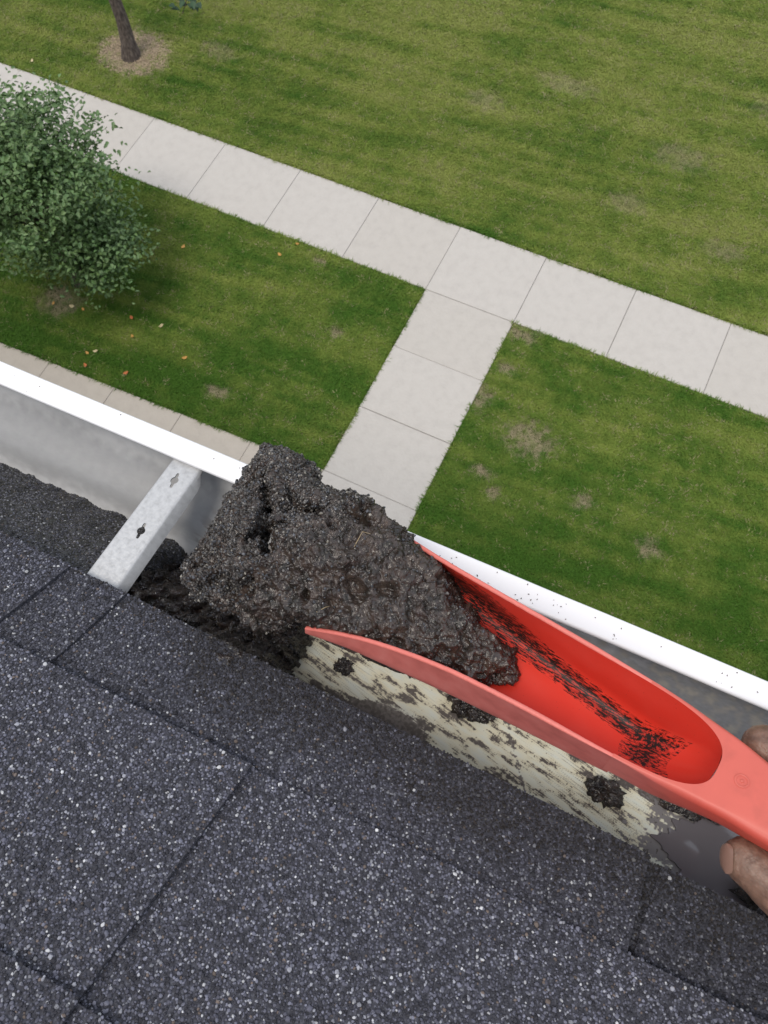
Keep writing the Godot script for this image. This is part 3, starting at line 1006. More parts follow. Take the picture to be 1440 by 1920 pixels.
# ------------------------------------------------------------------ grit and mud lying in the gutter
func scatter(parent: Node3D, g: Geo, count: int, size: float, keep: Callable, colour: Callable, m: Material) -> void:
	var cum := PackedFloat32Array()
	var tot := 0.0
	for t in range(0, g.idx.size(), 3):
		tot += (g.v[g.idx[t + 1]] - g.v[g.idx[t]]).cross(g.v[g.idx[t + 2]] - g.v[g.idx[t]]).length()
		cum.append(tot)
	var base := origin_of(parent)
	var buf := PackedFloat32Array()
	for i in count:
		var k := cum.bsearch(rng.randf() * tot)
		if k >= cum.size(): continue
		var a := g.v[g.idx[k * 3]]
		var b := g.v[g.idx[k * 3 + 1]]
		var c := g.v[g.idx[k * 3 + 2]]
		var u := rng.randf()
		var w := rng.randf()
		if u + w > 1.0:
			u = 1.0 - u
			w = 1.0 - w
		var p := a + (b - a) * u + (c - a) * w
		if rng.randf() > keep.call(p): continue
		var nn := (c - a).cross(b - a).normalized()
		var q := Quaternion(Vector3.UP, nn) if nn.y > -0.95 else Quaternion.IDENTITY
		var s := size * rng.randf_range(0.6, 1.35)
		var bs := Basis(q) * Basis.from_euler(Vector3(rng.randf_range(-0.9, 0.9), rng.randf() * TAU, rng.randf_range(-0.9, 0.9)))
		push(buf, bs.scaled_local(Vector3(s * rng.randf_range(0.8, 1.4), s, s * rng.randf_range(0.7, 1.1))), p + nn * s * 0.25 - base, colour.call(p))
	swarm(parent, "granules", chip, buf, m)

func mud_tint(p: Vector3) -> Color:
	var a := n_a.get_noise_3d(p.x * 1800.0, p.y * 1800.0, p.z * 1800.0)
	var b := n_b.get_noise_3d(p.x * 5200.0, p.y * 5200.0, p.z * 5200.0)
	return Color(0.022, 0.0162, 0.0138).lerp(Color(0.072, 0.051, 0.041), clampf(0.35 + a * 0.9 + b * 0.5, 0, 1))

func build_sediment() -> void:
	# dry granules washed down from the roof, left of the hanger
	var g := Geo.new()
	var rows := []
	var st := 0.0022
	var nx := int((0.80 - 0.222) / st)
	for i in nx + 1:
		var x := -0.80 + st * i
		var r := PackedVector3Array()
		for j in 40:
			var z := -0.118 + 0.092 * j / 39.0
			var f := (z + 0.097) / 0.062
			var y := lerpf(-0.5705, -0.512, clampf(f, -0.35, 1.0)) + 0.006 * sin(clampf(f, 0, 1) * PI)
			y += 0.005 * n_a.get_noise_2d(x * 1100.0, z * 1100.0) + 0.0016 * n_b.get_noise_2d(x * 5000.0, z * 5000.0)
			var cut := smoothstep(-0.262, -0.232, x + 0.006 * n_a.get_noise_2d(z * 2600.0, 9.0))
			y = lerpf(y, -0.588, cut)
			r.append(EYE + Vector3(x, y, z))
		rows.append(r)
	g.grid(rows)
	for p in g.v: g.col.append(Color(0.030, 0.029, 0.027))
	var t := thing("gutter_sediment", EYE + Vector3(-0.45, -0.5808, -0.07), "dark bank of washed-off roof granules lying in the gutter beside the hanger strap", "sediment", "", "stuff")
	part(t, "bank", g, M.mud)
	scatter(t, g, 60000, 0.00095, func(p): return 1.0 if p.x > -0.62 else 0.0, func(p):
		var c := granule_colour(0.30 * rng.randf(), 0.90)
		return c.lerp(Color(0.075, 0.072, 0.050), 0.4 * rng.randf()), M.granule)
	# wet mud right of the hanger, dug out in the middle and slopped over the eave
	g = Geo.new()
	rows = []
	st = 0.0016
	for i in 84:
		var x := -0.250 + st * i
		var r := PackedVector3Array()
		for j in 76:
			var z := -0.1385 + st * j
			var y := lerpf(-0.5760, -0.520, smoothstep(-0.085, -0.036, z))
			y += 0.011 * n_a.get_noise_2d(x * 1300.0, z * 1300.0) + 0.0055 * n_b.get_noise_2d(x * 3600.0, z * 3600.0) + 0.0030 * n_b.get_noise_2d(x * 9000.0, z * 9000.0)
			y += 0.012 * smoothstep(-0.19, -0.24, x) * smoothstep(-0.10, -0.06, z)
			if z > -0.046:
				var spill := exp(-pow((x + 0.142) / 0.034, 2.0))
				var ry := -0.497 + (z + 0.036) * 0.5
				y = lerpf(y, ry + 0.0036 * spill + 0.001 - maxf(0.0, z + 0.036 - 0.010 * spill) * 0.75 + 0.0016 * n_b.get_noise_2d(x * 6000.0, z * 6000.0), smoothstep(-0.046, -0.037, z) * clampf(spill * 1.7, 0, 1))
			var fy := floor_y(z)
			if z < -0.09: y = lerpf(y, fy - 0.008 + 0.010 * n_a.get_noise_2d(x * 2400.0, z * 2400.0 + 50.0), smoothstep(-0.09, -0.104, z))
			y = lerpf(y, fy - 0.006, smoothstep(-0.136, -0.124, x + 0.008 * n_a.get_noise_2d(z * 2400.0, 31.0) + 0.003 * n_b.get_noise_2d(z * 6000.0, 11.0)))
			r.append(EYE + Vector3(x, y, z))
		rows.append(r)
	g.grid(rows)
	var wn := g.normals()
	for i in g.v.size():
		var p := g.v[i]
		g.v[i] = p + wn[i] * (0.0050 * n_a.get_noise_3d(p.x * 2300.0, p.y * 2300.0, p.z * 2300.0) + 0.0026 * n_b.get_noise_3d(p.x * 6000.0, p.y * 6000.0, p.z * 6000.0) + 0.0012 * n_b.get_noise_3d(p.x * 13000.0, p.y * 13000.0, p.z * 13000.0))
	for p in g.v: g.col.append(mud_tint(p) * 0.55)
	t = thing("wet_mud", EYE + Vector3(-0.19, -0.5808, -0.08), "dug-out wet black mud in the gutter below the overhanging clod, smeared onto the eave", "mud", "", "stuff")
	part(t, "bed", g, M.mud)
	scatter(t, g, 12000, 0.0008, func(p): return 0.45 + 0.8 * n_a.get_noise_2d(p.x * 1500.0, p.z * 1500.0), func(_p): return granule_colour(0.4, 0.5), M.wet_granule)

func lump(label: String, at: Vector3, rad: Vector3, seed_: int) -> void:
	var g := Geo.new()
	var rows := []
	for i in 25:
		var th := PI * i / 24.0
		var r := PackedVector3Array()
		for j in 41:
			var ph := TAU * (j % 40) / 40.0
			var d := Vector3(sin(th) * cos(ph), cos(th), sin(th) * sin(ph))
			var k := 1.0 + 0.62 * n_a.get_noise_3d(d.x * 42.0 + seed_ * 50, d.y * 42.0, d.z * 42.0) + 0.13 * n_b.get_noise_3d(d.x * 300.0, d.y * 300.0 + seed_ * 50, d.z * 300.0)
			r.append(at + d * rad * k)
		rows.append(r)
	g.grid(rows)
	for p in g.v: g.col.append(mud_tint(p) * 0.7)
	var t := thing("mud_lump", at - Vector3(0, rad.y * 0.6, 0), label, "mud", "mud lumps left on the gutter floor")
	part(t, "clod", g, M.mud)
	scatter(t, g, int(900 * rad.x / 0.012), 0.0006, func(_p): return 0.6, func(_p): return granule_colour(0.5, 0.45), M.wet_granule)

func build_floor_debris() -> void:
	var fy := -0.5808
	lump("small round mud lump on the scraped gutter floor near the scoop's mouth", EYE + Vector3(-0.094, fy + 0.0015, -0.064), Vector3(0.0065, 0.0035, 0.0055), 1)
	lump("black mud lump half hidden below the side of the red scoop", EYE + Vector3(0.006, fy + 0.004, -0.077), Vector3(0.017, 0.009, 0.010), 2)
	lump("ragged black mud lump on the brushed gutter floor beside the puddle", EYE + Vector3(0.112, fy + 0.004, -0.061), Vector3(0.012, 0.008, 0.0085), 3)
	lump("flat dark mud cake under the handle of the red scoop", EYE + Vector3(0.165, fy + 0.001, -0.082), Vector3(0.030, 0.005, 0.012), 4)
	lump("black mud heaped against the eave under the thumb", EYE + Vector3(0.245, fy + 0.004, -0.040), Vector3(0.030, 0.011, 0.016), 5)
	# shallow muddy water standing on the floor: outline grows with the noise
	var g := Geo.new()
	var c := Vector2(0.208, -0.050)
	var rim := PackedVector3Array()
	var N := 160
	g.v.append(EYE + Vector3(c.x, fy + 0.0014, c.y))
	for i in N:
		var a := TAU * i / N
		var r := 1.0 + 0.34 * n_a.get_noise_2d(cos(a) * 45.0, sin(a) * 45.0) + 0.10 * n_b.get_noise_2d(cos(a) * 150.0, sin(a) * 150.0)
		g.v.append(EYE + Vector3(c.x + cos(a) * 0.050 * r, fy + 0.0014, minf(c.y + sin(a) * 0.030 * r, -0.014)))
	for i in N: g.v.append(g.v[1 + i])
	for i in N: g.v.append(Vector3(g.v[1 + i].x, EYE.y + fy - 0.0006, g.v[1 + i].z) + (g.v[1 + i] - g.v[0]) * 0.02)
	for i in N:
		var j := (i + 1) % N
		g.idx.append_array([0, 1 + i, 1 + j, 1 + N + i, 1 + 2 * N + i, 1 + N + j, 1 + N + j, 1 + 2 * N + i, 1 + 2 * N + j])
	var w := part(self, "puddle", g, M.water)
	meta(w, "shallow puddle of muddy water on the gutter floor below the thumb", "puddle")

# ------------------------------------------------------------------ scoop
func scoop_section(s: float, off: float) -> PackedVector3Array:        # from near rim round the floor to far rim; off > 0 is outside
	var wt: float = pick(S_TOP, s) - 0.0009 + off
	var wb: float = pick(S_BOT, s) - 0.0009 + off
	var h: float = pick(S_HI, s)
	var lift := 0.0
	if off <= 0.0 and s > S_TURN:
		var f := clampf((s - S_TURN) / (S_END - S_TURN), 0, 1)
		var e := pow(maxf(1.0 - pow(f, 3.0), 0.0), 1.0 / 3.0)
		wt *= e
		wb = lerpf(wb * e, wt, f * f)
		lift = h * (1.0 - pow(1.0 - pow(f, 1.9), 1.0 / 2.1))
	var fl := lift - off
	var rc := minf(0.011, minf((h - fl) * 0.55, wb * 0.6)) + maxf(off, 0.0)
	var pts := PackedVector3Array()
	for side: int in [-1, 1]:
		var tmp := PackedVector3Array()
		var wall := Vector2(wt - wb, h - fl)
		var wd := wall.normalized() if wall.length() > 1e-6 else Vector2(0, 1)
		for q in 9:
			var f := q / 8.0
			var p := Vector2(wt, h).lerp(Vector2(wb, fl) + wd * rc, f)
			tmp.append(scoop_at(s, side * p.x, p.y))
		for q in range(1, 7):
			var f := q / 7.0
			var a := Vector2(wb, fl) + wd * rc
			var b := Vector2(wb, fl)
			var d := Vector2(wb - rc, fl)
			var p := a.lerp(b, f).lerp(b.lerp(d, f), f)
			tmp.append(scoop_at(s, side * p.x, p.y))
		for q in 7:
			var x := lerpf(wb - rc, 0.0, q / 6.0)
			if side == 1 and q == 6: continue
			tmp.append(scoop_at(s, side * x, fl))
		if side == 1: tmp.reverse()
		pts.append_array(tmp)
	return pts

func bowl_image() -> ImageTexture:
	var W := 1024
	var H := 512
	var im := Image.create(W, H, false, Image.FORMAT_RGB8)
	var n := FastNoiseLite.new()
	n.seed = 23
	n.frequency = 1.0
	n.fractal_octaves = 4
	var red := Color(0.76, 0.058, 0.036)
	var soil := Color(0.022, 0.013, 0.012)
	for j in H:
		var v := float(j) / H
		for i in W:
			var u := float(i) / W
			var big := n.get_noise_2d(u * 5.0, v * 4.0)
			var c := red.lerp(Color(0.77, 0.074, 0.050), clampf(0.25 + big, 0, 1))
			# streaks dragged along the far corner of the floor
			var mid := 0.715 - 0.04 * smoothstep(0.5, 0.9, u)
			var wide := 0.075 + 0.11 * (1.0 - smoothstep(0.30, 0.62, u))
			var band := 1.0 - absf(v - mid - 0.05 * (1.0 - smoothstep(0.3, 0.6, u))) / wide
			var end := (1.0 - absf(u - 0.885 - 0.015 * sin(v * 9.0)) / 0.055) * smoothstep(0.34, 0.46, v) * (1.0 - smoothstep(0.70, 0.78, v))
			band = maxf(band * (1.0 - smoothstep(0.86, 0.91, u)), end)
			var streak := n.get_noise_2d(u * 26.0 + 3.0 * v, v * 95.0 - u * 16.0) + 0.5 * n.get_noise_2d(u * 90.0, v * 200.0)
			if end > 0.0: streak = lerpf(streak, n.get_noise_2d(u * 60.0, v * 34.0) + 0.6 * n.get_noise_2d(u * 210.0, v * 120.0), smoothstep(0.0, 0.3, end))
			if band > 0.0: c = c.lerp(Color(0.33, 0.030, 0.021), smoothstep(0.0, 0.5, band + 0.8 * n.get_noise_2d(u * 14.0, v * 40.0) - 0.15) * 0.7)
			if band > 0.0: c = c.lerp(soil, smoothstep(0.0, 0.22, streak + band * 0.50 - 0.17))
			var sp := n_cell.get_noise_2d(u * 210.0, v * 100.0)
			if sp < -0.88: c = c.lerp(soil, 0.8)
			im.set_pixel(i, j, c.linear_to_srgb())
	return ImageTexture.create_from_image(im)

func build_scoop() -> void:
	var t := thing("gutter_scoop", EYE + S_POS, "red plastic hand scoop with tapered mouth, loaded with wet mud", "scoop")
	var g := Geo.new()
	var rows := []
	var N := 84
	for i in N + 1:
		var s := S_END * (1.0 - pow(1.0 - float(i) / N, 1.25))
		var r := scoop_section(s, 0.0)
		rows.append(r)
		for k in r.size(): g.uv.append(Vector2(s / S_END, float(k) / (r.size() - 1)))
	g.grid(rows)
	M.scoop_red.albedo_texture = bowl_image()
	part(t, "bowl", g, M.scoop_red)
	# outside of the bowl
	g = Geo.new()
	rows = []
	for i in 61:
		var s := lerpf(-0.0012, 0.1870, i / 60.0)
		rows.append(scoop_section(maxf(s, 0.0), 0.0018))
	g.grid(rows, true)
	part(t, "outer_shell", g, M.scoop_out).set_meta("label", "scuffed pinkish outside of the scoop bowl")
	# rim bead along both walls, and the front edge of the floor
	g = Geo.new()
	for side: int in [-1, 1]:
		rows = []
		for i in 91:
			var s := lerpf(0.0, 0.190, i / 90.0)
			var a: float = pick(S_TOP, s) - 0.0010
			var h: float = pick(S_HI, s) + 0.00035 * n_b.get_noise_2d(s * 30000.0, side * 40.0) * (1.0 if s < 0.12 else 0.3)
			var r := PackedVector3Array()
			var thin := 1.0 - 0.75 * smoothstep(0.145, 0.189, s)
			for q in 7:
				var an := PI * q / 6.0
				r.append(scoop_at(s, side * (a + 0.0010 - 0.00140 * lerpf(thin, 1.0, 0.5) * cos(an)), h - 0.0002 + 0.0012 * thin * sin(an)))
			rows.append(r)
		g.grid(rows, side == -1)
	var fi := scoop_section(0.0, 0.0)
	var fo := scoop_section(0.0, 0.0018)
	g.grid([fi, fo])
	part(t, "rim", g, M.scoop_rim).set_meta("label", "worn pale rim of the scoop")
	# handle: deck behind the bowl, rounded sides, closed underneath
	g = Geo.new()
	rows = []
	var HS := 0.184
	var tints := PackedColorArray()
	var along := []
	for i in 40: along.append(HS + (S_END - HS) * sin(PI * 0.5 * i / 39.0))
	for i in 46: along.append(S_END + 0.0006 + (0.372 - S_END - 0.0006) * i / 45.0)
	for s: float in along:
		var h: float = pick(S_HI, s)
		var grow := smoothstep(HS, 0.222, s)
		var wo: float = handle_half(s)
		var cx := handle_shift(s)
		var wi := 0.0
		if s < S_END:
			var f := clampf((s - S_TURN) / (S_END - S_TURN), 0, 1)
			wi = (pick(S_TOP, s) - 0.0011) * pow(maxf(1.0 - pow(f, 3.0), 0.0), 1.0 / 3.0)
		var crownh := 0.0022 * smoothstep(0.225, 0.262, s)
		var low := lerpf(0.030, 0.020, smoothstep(0.20, 0.27, s))
		var inset: float = lerpf((pick(S_TOP, s) - pick(S_BOT, s)) * (low / h) - 0.0002, 0.0055, smoothstep(0.20, 0.25, s))
		var fil := lerpf(0.0007, 0.0032, grow)
		var drop := lerpf(0.0004, 0.0048, grow)
		var endc := sqrt(maxf(0.0, 1.0 - pow(maxf(0.0, (s - 0.358) / 0.014), 2.0)))
		wo *= maxf(endc, 0.15)
		for side: int in [-1, 1]:
			var r := PackedVector3Array()
			for q in 9:
				var x := lerpf(minf(wi, wo - fil), wo - fil, q / 8.0)
				r.append(scoop_at(s, side * x + cx * x / wo, h + 0.0003 + crownh * (1.0 - pow(x / wo, 2.0))))
			for q in range(1, 9):
				var an := PI * 0.5 * q / 8.0
				r.append(scoop_at(s, side * (wo - fil + fil * sin(an)) + cx, h + 0.0003 - drop * (1.0 - cos(an))))
			for q in range(1, 5):
				var f := q / 4.0
				r.append(scoop_at(s, side * (wo - inset * f * lerpf(1.0, f, grow)) + cx, h - drop - low * f))
			if s < S_END + 0.004: r.append(r[-1])
			else: r.append(scoop_at(s, 0.0, h - drop - low - 0.002))
			if side == -1: rows.append([r])
			else: rows[-1].append(r)
		var worn := Color(0.62, 0.17, 0.145).lerp(Color(0.60, 0.085, 0.058), smoothstep(0.182, 0.235, s))
		for q in 9 + 8 + 5: tints.append(Color(0.60, 0.120, 0.090).lerp(worn, smoothstep(8.0, 15.0, float(q))))
	var left := []
	var right := []
	for r in rows:
		left.append(r[0])
		right.append(r[1])
	g.grid(left, true)
	g.grid(right)
	g.col = tints + tints
	var hd := part(t, "handle", g, M.scoop_grip)
	hd.set_meta("label", "faded pink handle of the scoop")
	# moulded marks on the handle: a small ring with a pip, and an oval
	ring_mark(hd, 0.2395, -0.0005, 0.0030, 0.0030, 0.00065)
	pip(hd, 0.2395, -0.0005, 0.0011)
	ring_mark(hd, 0.2615, -0.0035, 0.0078, 0.0052, 0.00055)
	ring_mark(hd, 0.2640, -0.0045, 0.0034, 0.0024, 0.00055)

func handle_half(s: float) -> float: return minf(pick(S_TOP, s) + 0.0009 + 0.0003 * smoothstep(0.18, 0.21, s), pick([[0.186, 0.0240], [0.205, 0.0226], [0.228, 0.0204], [0.25, 0.0178], [0.28, 0.0158], [0.36, 0.0150]], s))
func handle_shift(s: float) -> float: return pick([[0.20, 0.0], [0.235, -0.0006], [0.26, -0.0030], [0.30, -0.0040]], s)

func deck_at(s: float, x: float, up: float) -> Vector3:
	return scoop_at(s, x + handle_shift(s) * x / handle_half(s), pick(S_HI, s) + 0.0022 * smoothstep(0.225, 0.262, s) * (1.0 - pow(x / handle_half(s), 2.0)) + up)

func ring_mark(parent: Node3D, s: float, x: float, ra: float, rb: float, tk: float) -> void:
	var g := Geo.new()
	var rows := []
	for i in 33:
		var a := TAU * i / 32.0
		var r := PackedVector3Array()
		for q in 7:
			var b := PI * q / 6.0
			var k := tk * cos(b)
			r.append(deck_at(s + cos(a) * (ra + k), x + sin(a) * (rb + k), tk * 0.9 * sin(b) + 0.0002))
		rows.append(r)
	g.grid(rows)
	part(parent, "moulded_ring", g, M.scoop_handle)

func pip(parent: Node3D, s: float, x: float, rad: float) -> void:
	var g := Geo.new()
	var rows := []
	for i in 5:
		var f := i / 4.0
		var r := PackedVector3Array()
		for q in 13:
			var a := TAU * q / 12.0
			r.append(deck_at(s + cos(a) * rad * f, x + sin(a) * rad * f, 0.0007 * sqrt(maxf(0.0, 1.0 - f * f)) + 0.0002))
		rows.append(r)
	g.grid(rows, true)
	part(parent, "moulded_pip", g, M.scoop_handle)

# ------------------------------------------------------------------ the load of mud
var CRACKS := [PackedVector2Array([Vector2(-0.1631, -0.1293), Vector2(-0.1549, -0.1175), Vector2(-0.1545, -0.1063), Vector2(-0.1550, -0.0949)]), PackedVector2Array([Vector2(-0.1498, -0.1324), Vector2(-0.1420, -0.1231), Vector2(-0.1325, -0.1254), Vector2(-0.1238, -0.1319)]), PackedVector2Array([Vector2(-0.1470, -0.1040), Vector2(-0.1422, -0.0913)])]
func build_clod() -> void:
	var blobs := [   # centre (camera-relative), radius
		[Vector3(-0.108, -0.461, -0.103), 0.036], [Vector3(-0.152, -0.462, -0.100), 0.036], [Vector3(-0.170, -0.472, -0.074), 0.022], [Vector3(-0.166, -0.462, -0.122), 0.022], [Vector3(-0.188, -0.474, -0.068), 0.013],
		[Vector3(-0.158, -0.458, -0.136), 0.022], [Vector3(-0.171, -0.450, -0.1455), 0.0115], [Vector3(-0.128, -0.460, -0.126), 0.021], [Vector3(-0.104, -0.455, -0.139), 0.0165], [Vector3(-0.088, -0.460, -0.121), 0.023],
		[Vector3(-0.062, -0.461, -0.104), 0.029], [Vector3(-0.030, -0.460, -0.095), 0.023], [Vector3(-0.135, -0.468, -0.080), 0.027], [Vector3(-0.098, -0.464, -0.080), 0.024], [Vector3(-0.002, -0.455, -0.087), 0.014], [Vector3(0.010, -0.452, -0.089), 0.009], [Vector3(-0.045, -0.455, -0.082), 0.019], [Vector3(-0.070, -0.459, -0.082), 0.020], [Vector3(-0.018, -0.452, -0.080), 0.014]]
	var sdf := func(p: Vector3) -> float:
		var q := p - EYE
		var d := 1e9
		for b in blobs:
			d = smin(d, q.distance_to(b[0]) - b[1], 0.016)
		var r := q - S_POS
		var s := r.dot(s_a)
		var w := r.dot(s_w)
		var n := r.dot(s_n)
		if s > -0.03:
			var fade := smoothstep(-0.03, 0.0, s)
			var fl := 0.0006 - n                                    # above the floor of the scoop
			var h: float = pick(S_HI, maxf(s, 0.0))
			var half: float = lerpf(pick(S_BOT, maxf(s, 0.0)), pick(S_TOP, maxf(s, 0.0)), clampf(n / h, 0.0, 1.0)) - 0.0016
			var sides := absf(w) - half
			d = maxf(d, maxf(fl, sides) - (1.0 - fade) * 0.012)
		else:
			d = maxf(d, -0.012 - 0.25 * (s + 0.03) - n)
		var q2 := Vector2(q.x, q.z)                                  # splits where the crust has broken
		for c in CRACKS:
			for k in c.size() - 1:
				var near_ := Geometry2D.get_closest_point_to_segment(q2, c[k], c[k + 1])
				d = maxf(d, minf(0.0040 - q2.distance_to(near_), d + 0.009))
		return d
	var g := nets(sdf, EYE + Vector3(-0.212, -0.515, -0.172), EYE + Vector3(0.034, -0.415, -0.036), 0.0035)
	subdivide(g)
	subdivide(g)
	var nn := g.normals()
	for i in g.v.size():
		var p := g.v[i]
		var q := p - EYE - S_POS
		var s := q.dot(s_a)
		var rough := lerpf(1.0, 0.45, smoothstep(-0.03, 0.05, s))
		var e := 0.0060 * n_a.get_noise_3d(p.x * 620.0, p.y * 620.0, p.z * 620.0 + 31.0) + 0.0040 * n_b.get_noise_3d(p.x * 1300.0, p.y * 1300.0, p.z * 1300.0)
		e -= 0.010 * rough * smoothstep(0.30, 0.55, n_b.get_noise_3d(p.x * 800.0 + 5.0, p.y * 800.0, p.z * 800.0))
		e += (1.0 - rough) * 0.0050 * (absf(n_a.get_noise_3d(p.x * 900.0 - p.z * 700.0, p.y * 1500.0, p.z * 1900.0 + p.x * 900.0)) - 0.12)
		e += 0.0020 * n_b.get_noise_3d(p.x * 3800.0, p.y * 3800.0, p.z * 3800.0)
		e += 0.0014 * n_b.get_noise_3d(p.x * 8000.0, p.y * 8000.0, p.z * 8000.0)
		e += 0.0010 * rough * n_a.get_noise_3d(p.x * 15000.0, p.y * 15000.0, p.z * 15000.0)
		var q2 := p + nn[i] * e
		var r := q2 - EYE - S_POS
		var s2 := r.dot(s_a)
		if s2 > -0.004:                                             # stay inside the scoop
			var n2 := r.dot(s_n)
			if n2 < 0.0005: q2 += s_n * (0.0005 - n2)
			var h: float = pick(S_HI, maxf(s2, 0.0))
			var half: float = lerpf(pick(S_BOT, maxf(s2, 0.0)), pick(S_TOP, maxf(s2, 0.0)), clampf(n2 / h, 0.0, 1.0)) - 0.0012
			var w2 := r.dot(s_w)
			if absf(w2) > half and n2 < h + 0.002: q2 += s_w * (signf(w2) * half - w2)
		g.v[i] = q2
	for p in g.v: g.col.append(mud_tint(p))
	var t := thing("mud_clod", EYE + Vector3(-0.09, -0.474, -0.103), "heaped clod of wet granular mud spilling out of the red scoop", "mud")
	part(t, "clod", g, M.mud)
	var stone := func(_p):
		var k := rng.randf()
		var c := Color(0.090, 0.079, 0.072)
		if k < 0.30: c = Color(0.036, 0.031, 0.029)
		elif k < 0.50: c = Color(0.100, 0.104, 0.118)
		elif k > 0.975: c = Color(0.38, 0.355, 0.31)
		elif k > 0.87: c = Color(0.20, 0.19, 0.18)
		return c * rng.randf_range(0.45, 0.95)
	scatter(t, g, 62000, 0.00092, func(p):
		var s: float = (p - EYE - S_POS).dot(s_a)
		var d := 0.75 + 1.4 * n_a.get_noise_3d(p.x * 1300.0, p.y * 1300.0, p.z * 1300.0)
		return clampf(d, 0.40, 1.0) * (1.0 - 0.94 * smoothstep(-0.060, -0.012, s + 0.35 * (p.z - EYE.z + 0.10))), stone, M.wet_granule)
	# a few rootlets and bits of straw sticking out of the clod
	var rr := RandomNumberGenerator.new()
	rr.seed = 41
	var cn := g.normals()
	var made := 0
	while made < 9:
		var k := rr.randi() % g.v.size()
		if cn[k].y < 0.55: continue
		made += 1
		var a := g.v[k] - cn[k] * 0.002
		var d := (cn[k] * 0.45 + Vector3(rr.randfn(), rr.randfn() * 0.2, rr.randfn())).normalized()
		var ln := rr.randf_range(0.007, 0.018)
		var bend := Vector3(rr.randfn(), 0.2, rr.randfn()).normalized() * ln * 0.3
		var rg := Geo.new()
		tube(rg, [a, a + d * ln * 0.35 + bend * 0.5, a + d * ln * 0.7 + bend, a + d * ln + bend * 0.6 - cn[k] * 0.003], [0.00028, 0.00026, 0.0002, 0.0001], 5)
		part(t, "rootlet", rg, M.root if made % 3 else M.straw)
	scatter(t, g, 15000, 0.00050, func(p):
		return clampf(0.35 + 1.5 * n_a.get_noise_3d(p.x * 1700.0, p.y * 1700.0 + 40.0, p.z * 1700.0), 0.05, 0.9), func(p): return mud_tint(p) * rng.randf_range(0.7, 1.7), M.wet_granule)

# ------------------------------------------------------------------ hand
func build_hand() -> void:
	var L := func(s: float, w: float, n: float) -> Vector3: return scoop_at(s, w, n)
	var bones := [
		# thumb along the near side of the handle
		[L.call(0.2585, -0.0255, 0.0235), L.call(0.277, -0.0290, 0.0235), 0.0108, 0.0120], [L.call(0.277, -0.0290, 0.0235), L.call(0.308, -0.036, 0.016), 0.0120, 0.0124], [L.call(0.308, -0.036, 0.016), L.call(0.348, -0.030, -0.002), 0.0125, 0.0165],
		# index finger along the far side
		[L.call(0.2465, 0.0300, 0.0255), L.call(0.270, 0.0345, 0.0200), 0.0117, 0.0116], [L.call(0.272, 0.0335, 0.0200), L.call(0.299, 0.036, 0.006), 0.0104, 0.0112], [L.call(0.299, 0.036, 0.006), L.call(0.345, 0.026, -0.010), 0.0112, 0.0128]]
	for f in 3:                                                     # the other fingers close round the handle behind the index
		var s0 := 0.288 + f * 0.021
		bones.append([L.call(s0, 0.013, 0.055), L.call(s0 + 0.004, 0.027, 0.044), 0.0080 - f * 0.0004, 0.0088 - f * 0.0004])
		bones.append([L.call(s0 + 0.004, 0.027, 0.044), L.call(s0 + 0.010, 0.033, 0.018), 0.0088 - f * 0.0004, 0.0098 - f * 0.0004])
		bones.append([L.call(s0 + 0.010, 0.033, 0.018), L.call(0.345 + f * 0.020, 0.022 - f * 0.004, -0.006), 0.0098, 0.0118])
	bones.append([L.call(0.350, 0.012, -0.010), L.call(0.415, -0.008, -0.006), 0.0220, 0.0250])
	bones.append([L.call(0.350, -0.016, -0.006), L.call(0.415, -0.012, -0.006), 0.0200, 0.0245])
	bones.append([L.call(0.415, -0.010, -0.006), L.call(0.455, -0.022, 0.006), 0.0260, 0.0255])
	bones.append([L.call(0.455, -0.022, 0.006), L.call(0.62, -0.14, 0.06), 0.0255, 0.0400])
	var sdf := func(p: Vector3) -> float:
		var d := 1e9
		for b in bones:
			d = smin(d, capsule(p, b[0], b[1], b[2], b[3]), 0.004)
		return d
	var lo := Vector3(1e9, 1e9, 1e9)
	var hi := -lo
	for b in bones:
		for k in 2:
			lo = lo.min(b[k] - Vector3.ONE * (b[2 + k] + 0.008))
			hi = hi.max(b[k] + Vector3.ONE * (b[2 + k] + 0.008))
	var g := nets(sdf, lo, hi, 0.0032)
	var nn := g.normals()
	for i in g.v.size():                                            # knuckle creases and skin folds
		var p := g.v[i]
		g.v[i] = p + nn[i] * (0.0006 * n_a.get_noise_3d(p.x * 2600.0, p.y * 2600.0, p.z * 2600.0))
	var t := thing("person", EYE + Vector3(0.33, -0.44, -0.02), "person's hand gripping the faded handle of the red scoop", "person")
	part(t, "hand", g, M.skin)
	# thumbnail, a curved plate let into the end of the thumb
	var c: Vector3 = L.call(0.2585, -0.0255, 0.0235)
	var nrm := (-s_a * 0.80 + s_n * 0.30 - s_w * 0.52).normalized()
	var along := (s_w * 0.75 - s_a * 0.35 + s_n * 0.30)
	along = (along - nrm * along.dot(nrm)).normalized()
	var across := nrm.cross(along)
	var ng := Geo.new()
	var rows := []
	for i in 13:
		var u := -1.0 + i / 6.0
		var r := PackedVector3Array()
		for j in 11:
			var v := -1.0 + j / 5.0
			var k := sqrt(maxf(0.0, 1.0 - pow(absf(u), 3.0)))
			var off := along * u * 0.0068 + across * v * 0.0050 * lerpf(k, 1.0, 0.25)
			var h := 0.01120 - 28.0 * pow(v * 0.0050, 2.0) * 1.6 - 20.0 * pow(u * 0.0068, 2.0)
			r.append(c + nrm * h + off)
		rows.append(r)
	ng.grid(rows)
	part(t, "thumbnail", ng, M.nail)

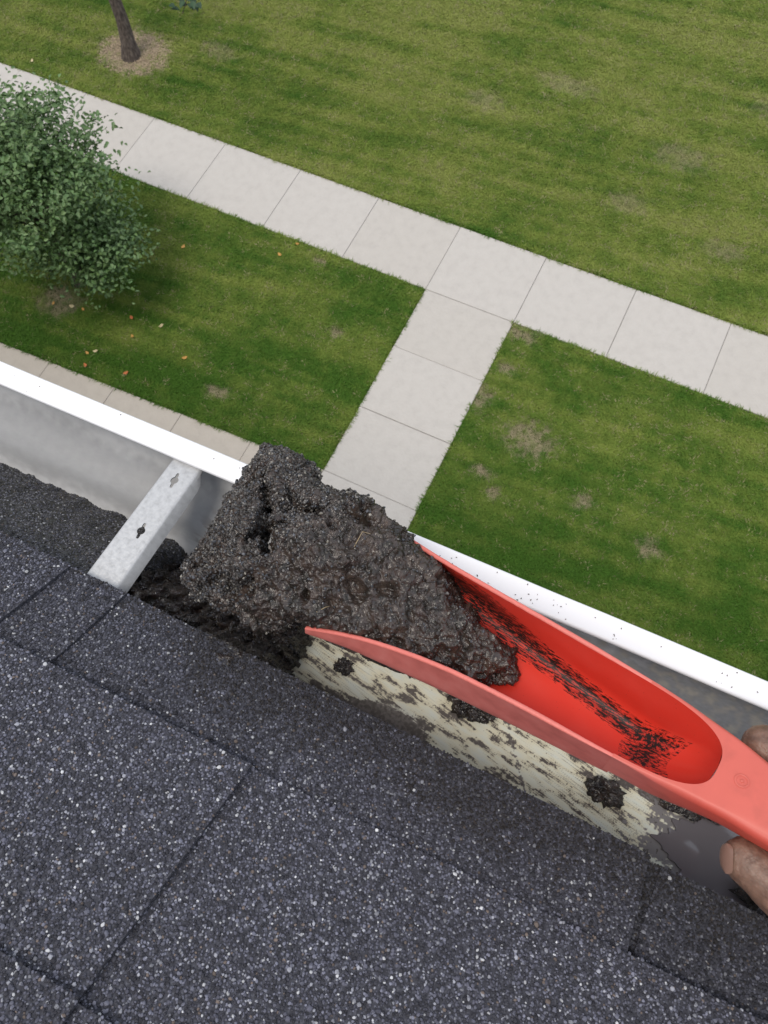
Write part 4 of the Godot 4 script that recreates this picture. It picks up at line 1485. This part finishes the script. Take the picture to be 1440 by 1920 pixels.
# ------------------------------------------------------------------ scene
func _ready() -> void:
	var cam := Camera3D.new()
	cam.name = "camera"
	add_child(cam)
	cam.transform = Transform3D(Basis(Vector3(0.9069, -0.0480, -0.4185), Vector3(-0.3760, 0.3562, -0.8556), Vector3(0.1901, 0.9332, 0.3049)).orthonormalized(), EYE)
	var lens := CameraAttributesPhysical.new()
	lens.frustum_focal_length = 17.99
	lens.frustum_focus_distance = 0.50
	lens.frustum_near = 0.02
	lens.frustum_far = 800.0
	lens.exposure_aperture = 22.0
	cam.attributes = lens
	cam.fov = 67.41
	cam.near = 0.02
	cam.far = 800.0
	cam.current = true
	var sky := ProceduralSkyMaterial.new()
	sky.sky_top_color = Color(0.80, 0.83, 0.88)
	sky.sky_horizon_color = Color(0.86, 0.87, 0.89)
	sky.sky_curve = 0.25
	sky.ground_horizon_color = Color(0.60, 0.60, 0.58)
	sky.ground_bottom_color = Color(0.25, 0.28, 0.20)
	sky.sky_energy_multiplier = 1.0
	sky.sun_angle_max = 1.0
	var env := Environment.new()
	env.background_mode = Environment.BG_SKY
	env.sky = Sky.new()
	env.sky.sky_material = sky
	env.tonemap_mode = Environment.TONE_MAPPER_LINEAR
	env.tonemap_exposure = 1.44
	env.sdfgi_enabled = true
	env.ssao_enabled = true
	env.ssil_enabled = true
	var we := WorldEnvironment.new()
	we.name = "surroundings"
	we.environment = env
	add_child(we)
	var sun := DirectionalLight3D.new()
	sun.name = "sun"
	sun.light_color = Color(1.0, 0.97, 0.93)
	sun.light_energy = 0.45
	sun.light_angular_distance = 25.0
	sun.shadow_enabled = true
	add_child(sun)
	sun.look_at_from_position(Vector3(-1.5, 8.0, 2.3), Vector3.ZERO)

	rng.seed = 20240
	n_a.seed = 5
	n_a.frequency = 0.04
	n_a.fractal_octaves = 3
	n_b.seed = 19
	n_b.frequency = 0.04
	n_b.fractal_octaves = 2
	n_cell.noise_type = FastNoiseLite.TYPE_CELLULAR
	n_cell.frequency = 0.5
	n_cell.seed = 8
	chip = make_chip(3, 0.62)
	make_materials()
	var t0 := Time.get_ticks_msec()
	build_ground()
	build_building()
	print("building ", Time.get_ticks_msec() - t0)
	build_gutter()
	print("gutter ", Time.get_ticks_msec() - t0)
	build_grass()
	print("grass ", Time.get_ticks_msec() - t0)
	build_trees()
	build_sediment()
	print("sediment ", Time.get_ticks_msec() - t0)
	build_floor_debris()
	build_scoop()
	print("scoop ", Time.get_ticks_msec() - t0)
	build_clod()
	print("clod ", Time.get_ticks_msec() - t0)
	build_hand()
	print("hand ", Time.get_ticks_msec() - t0)
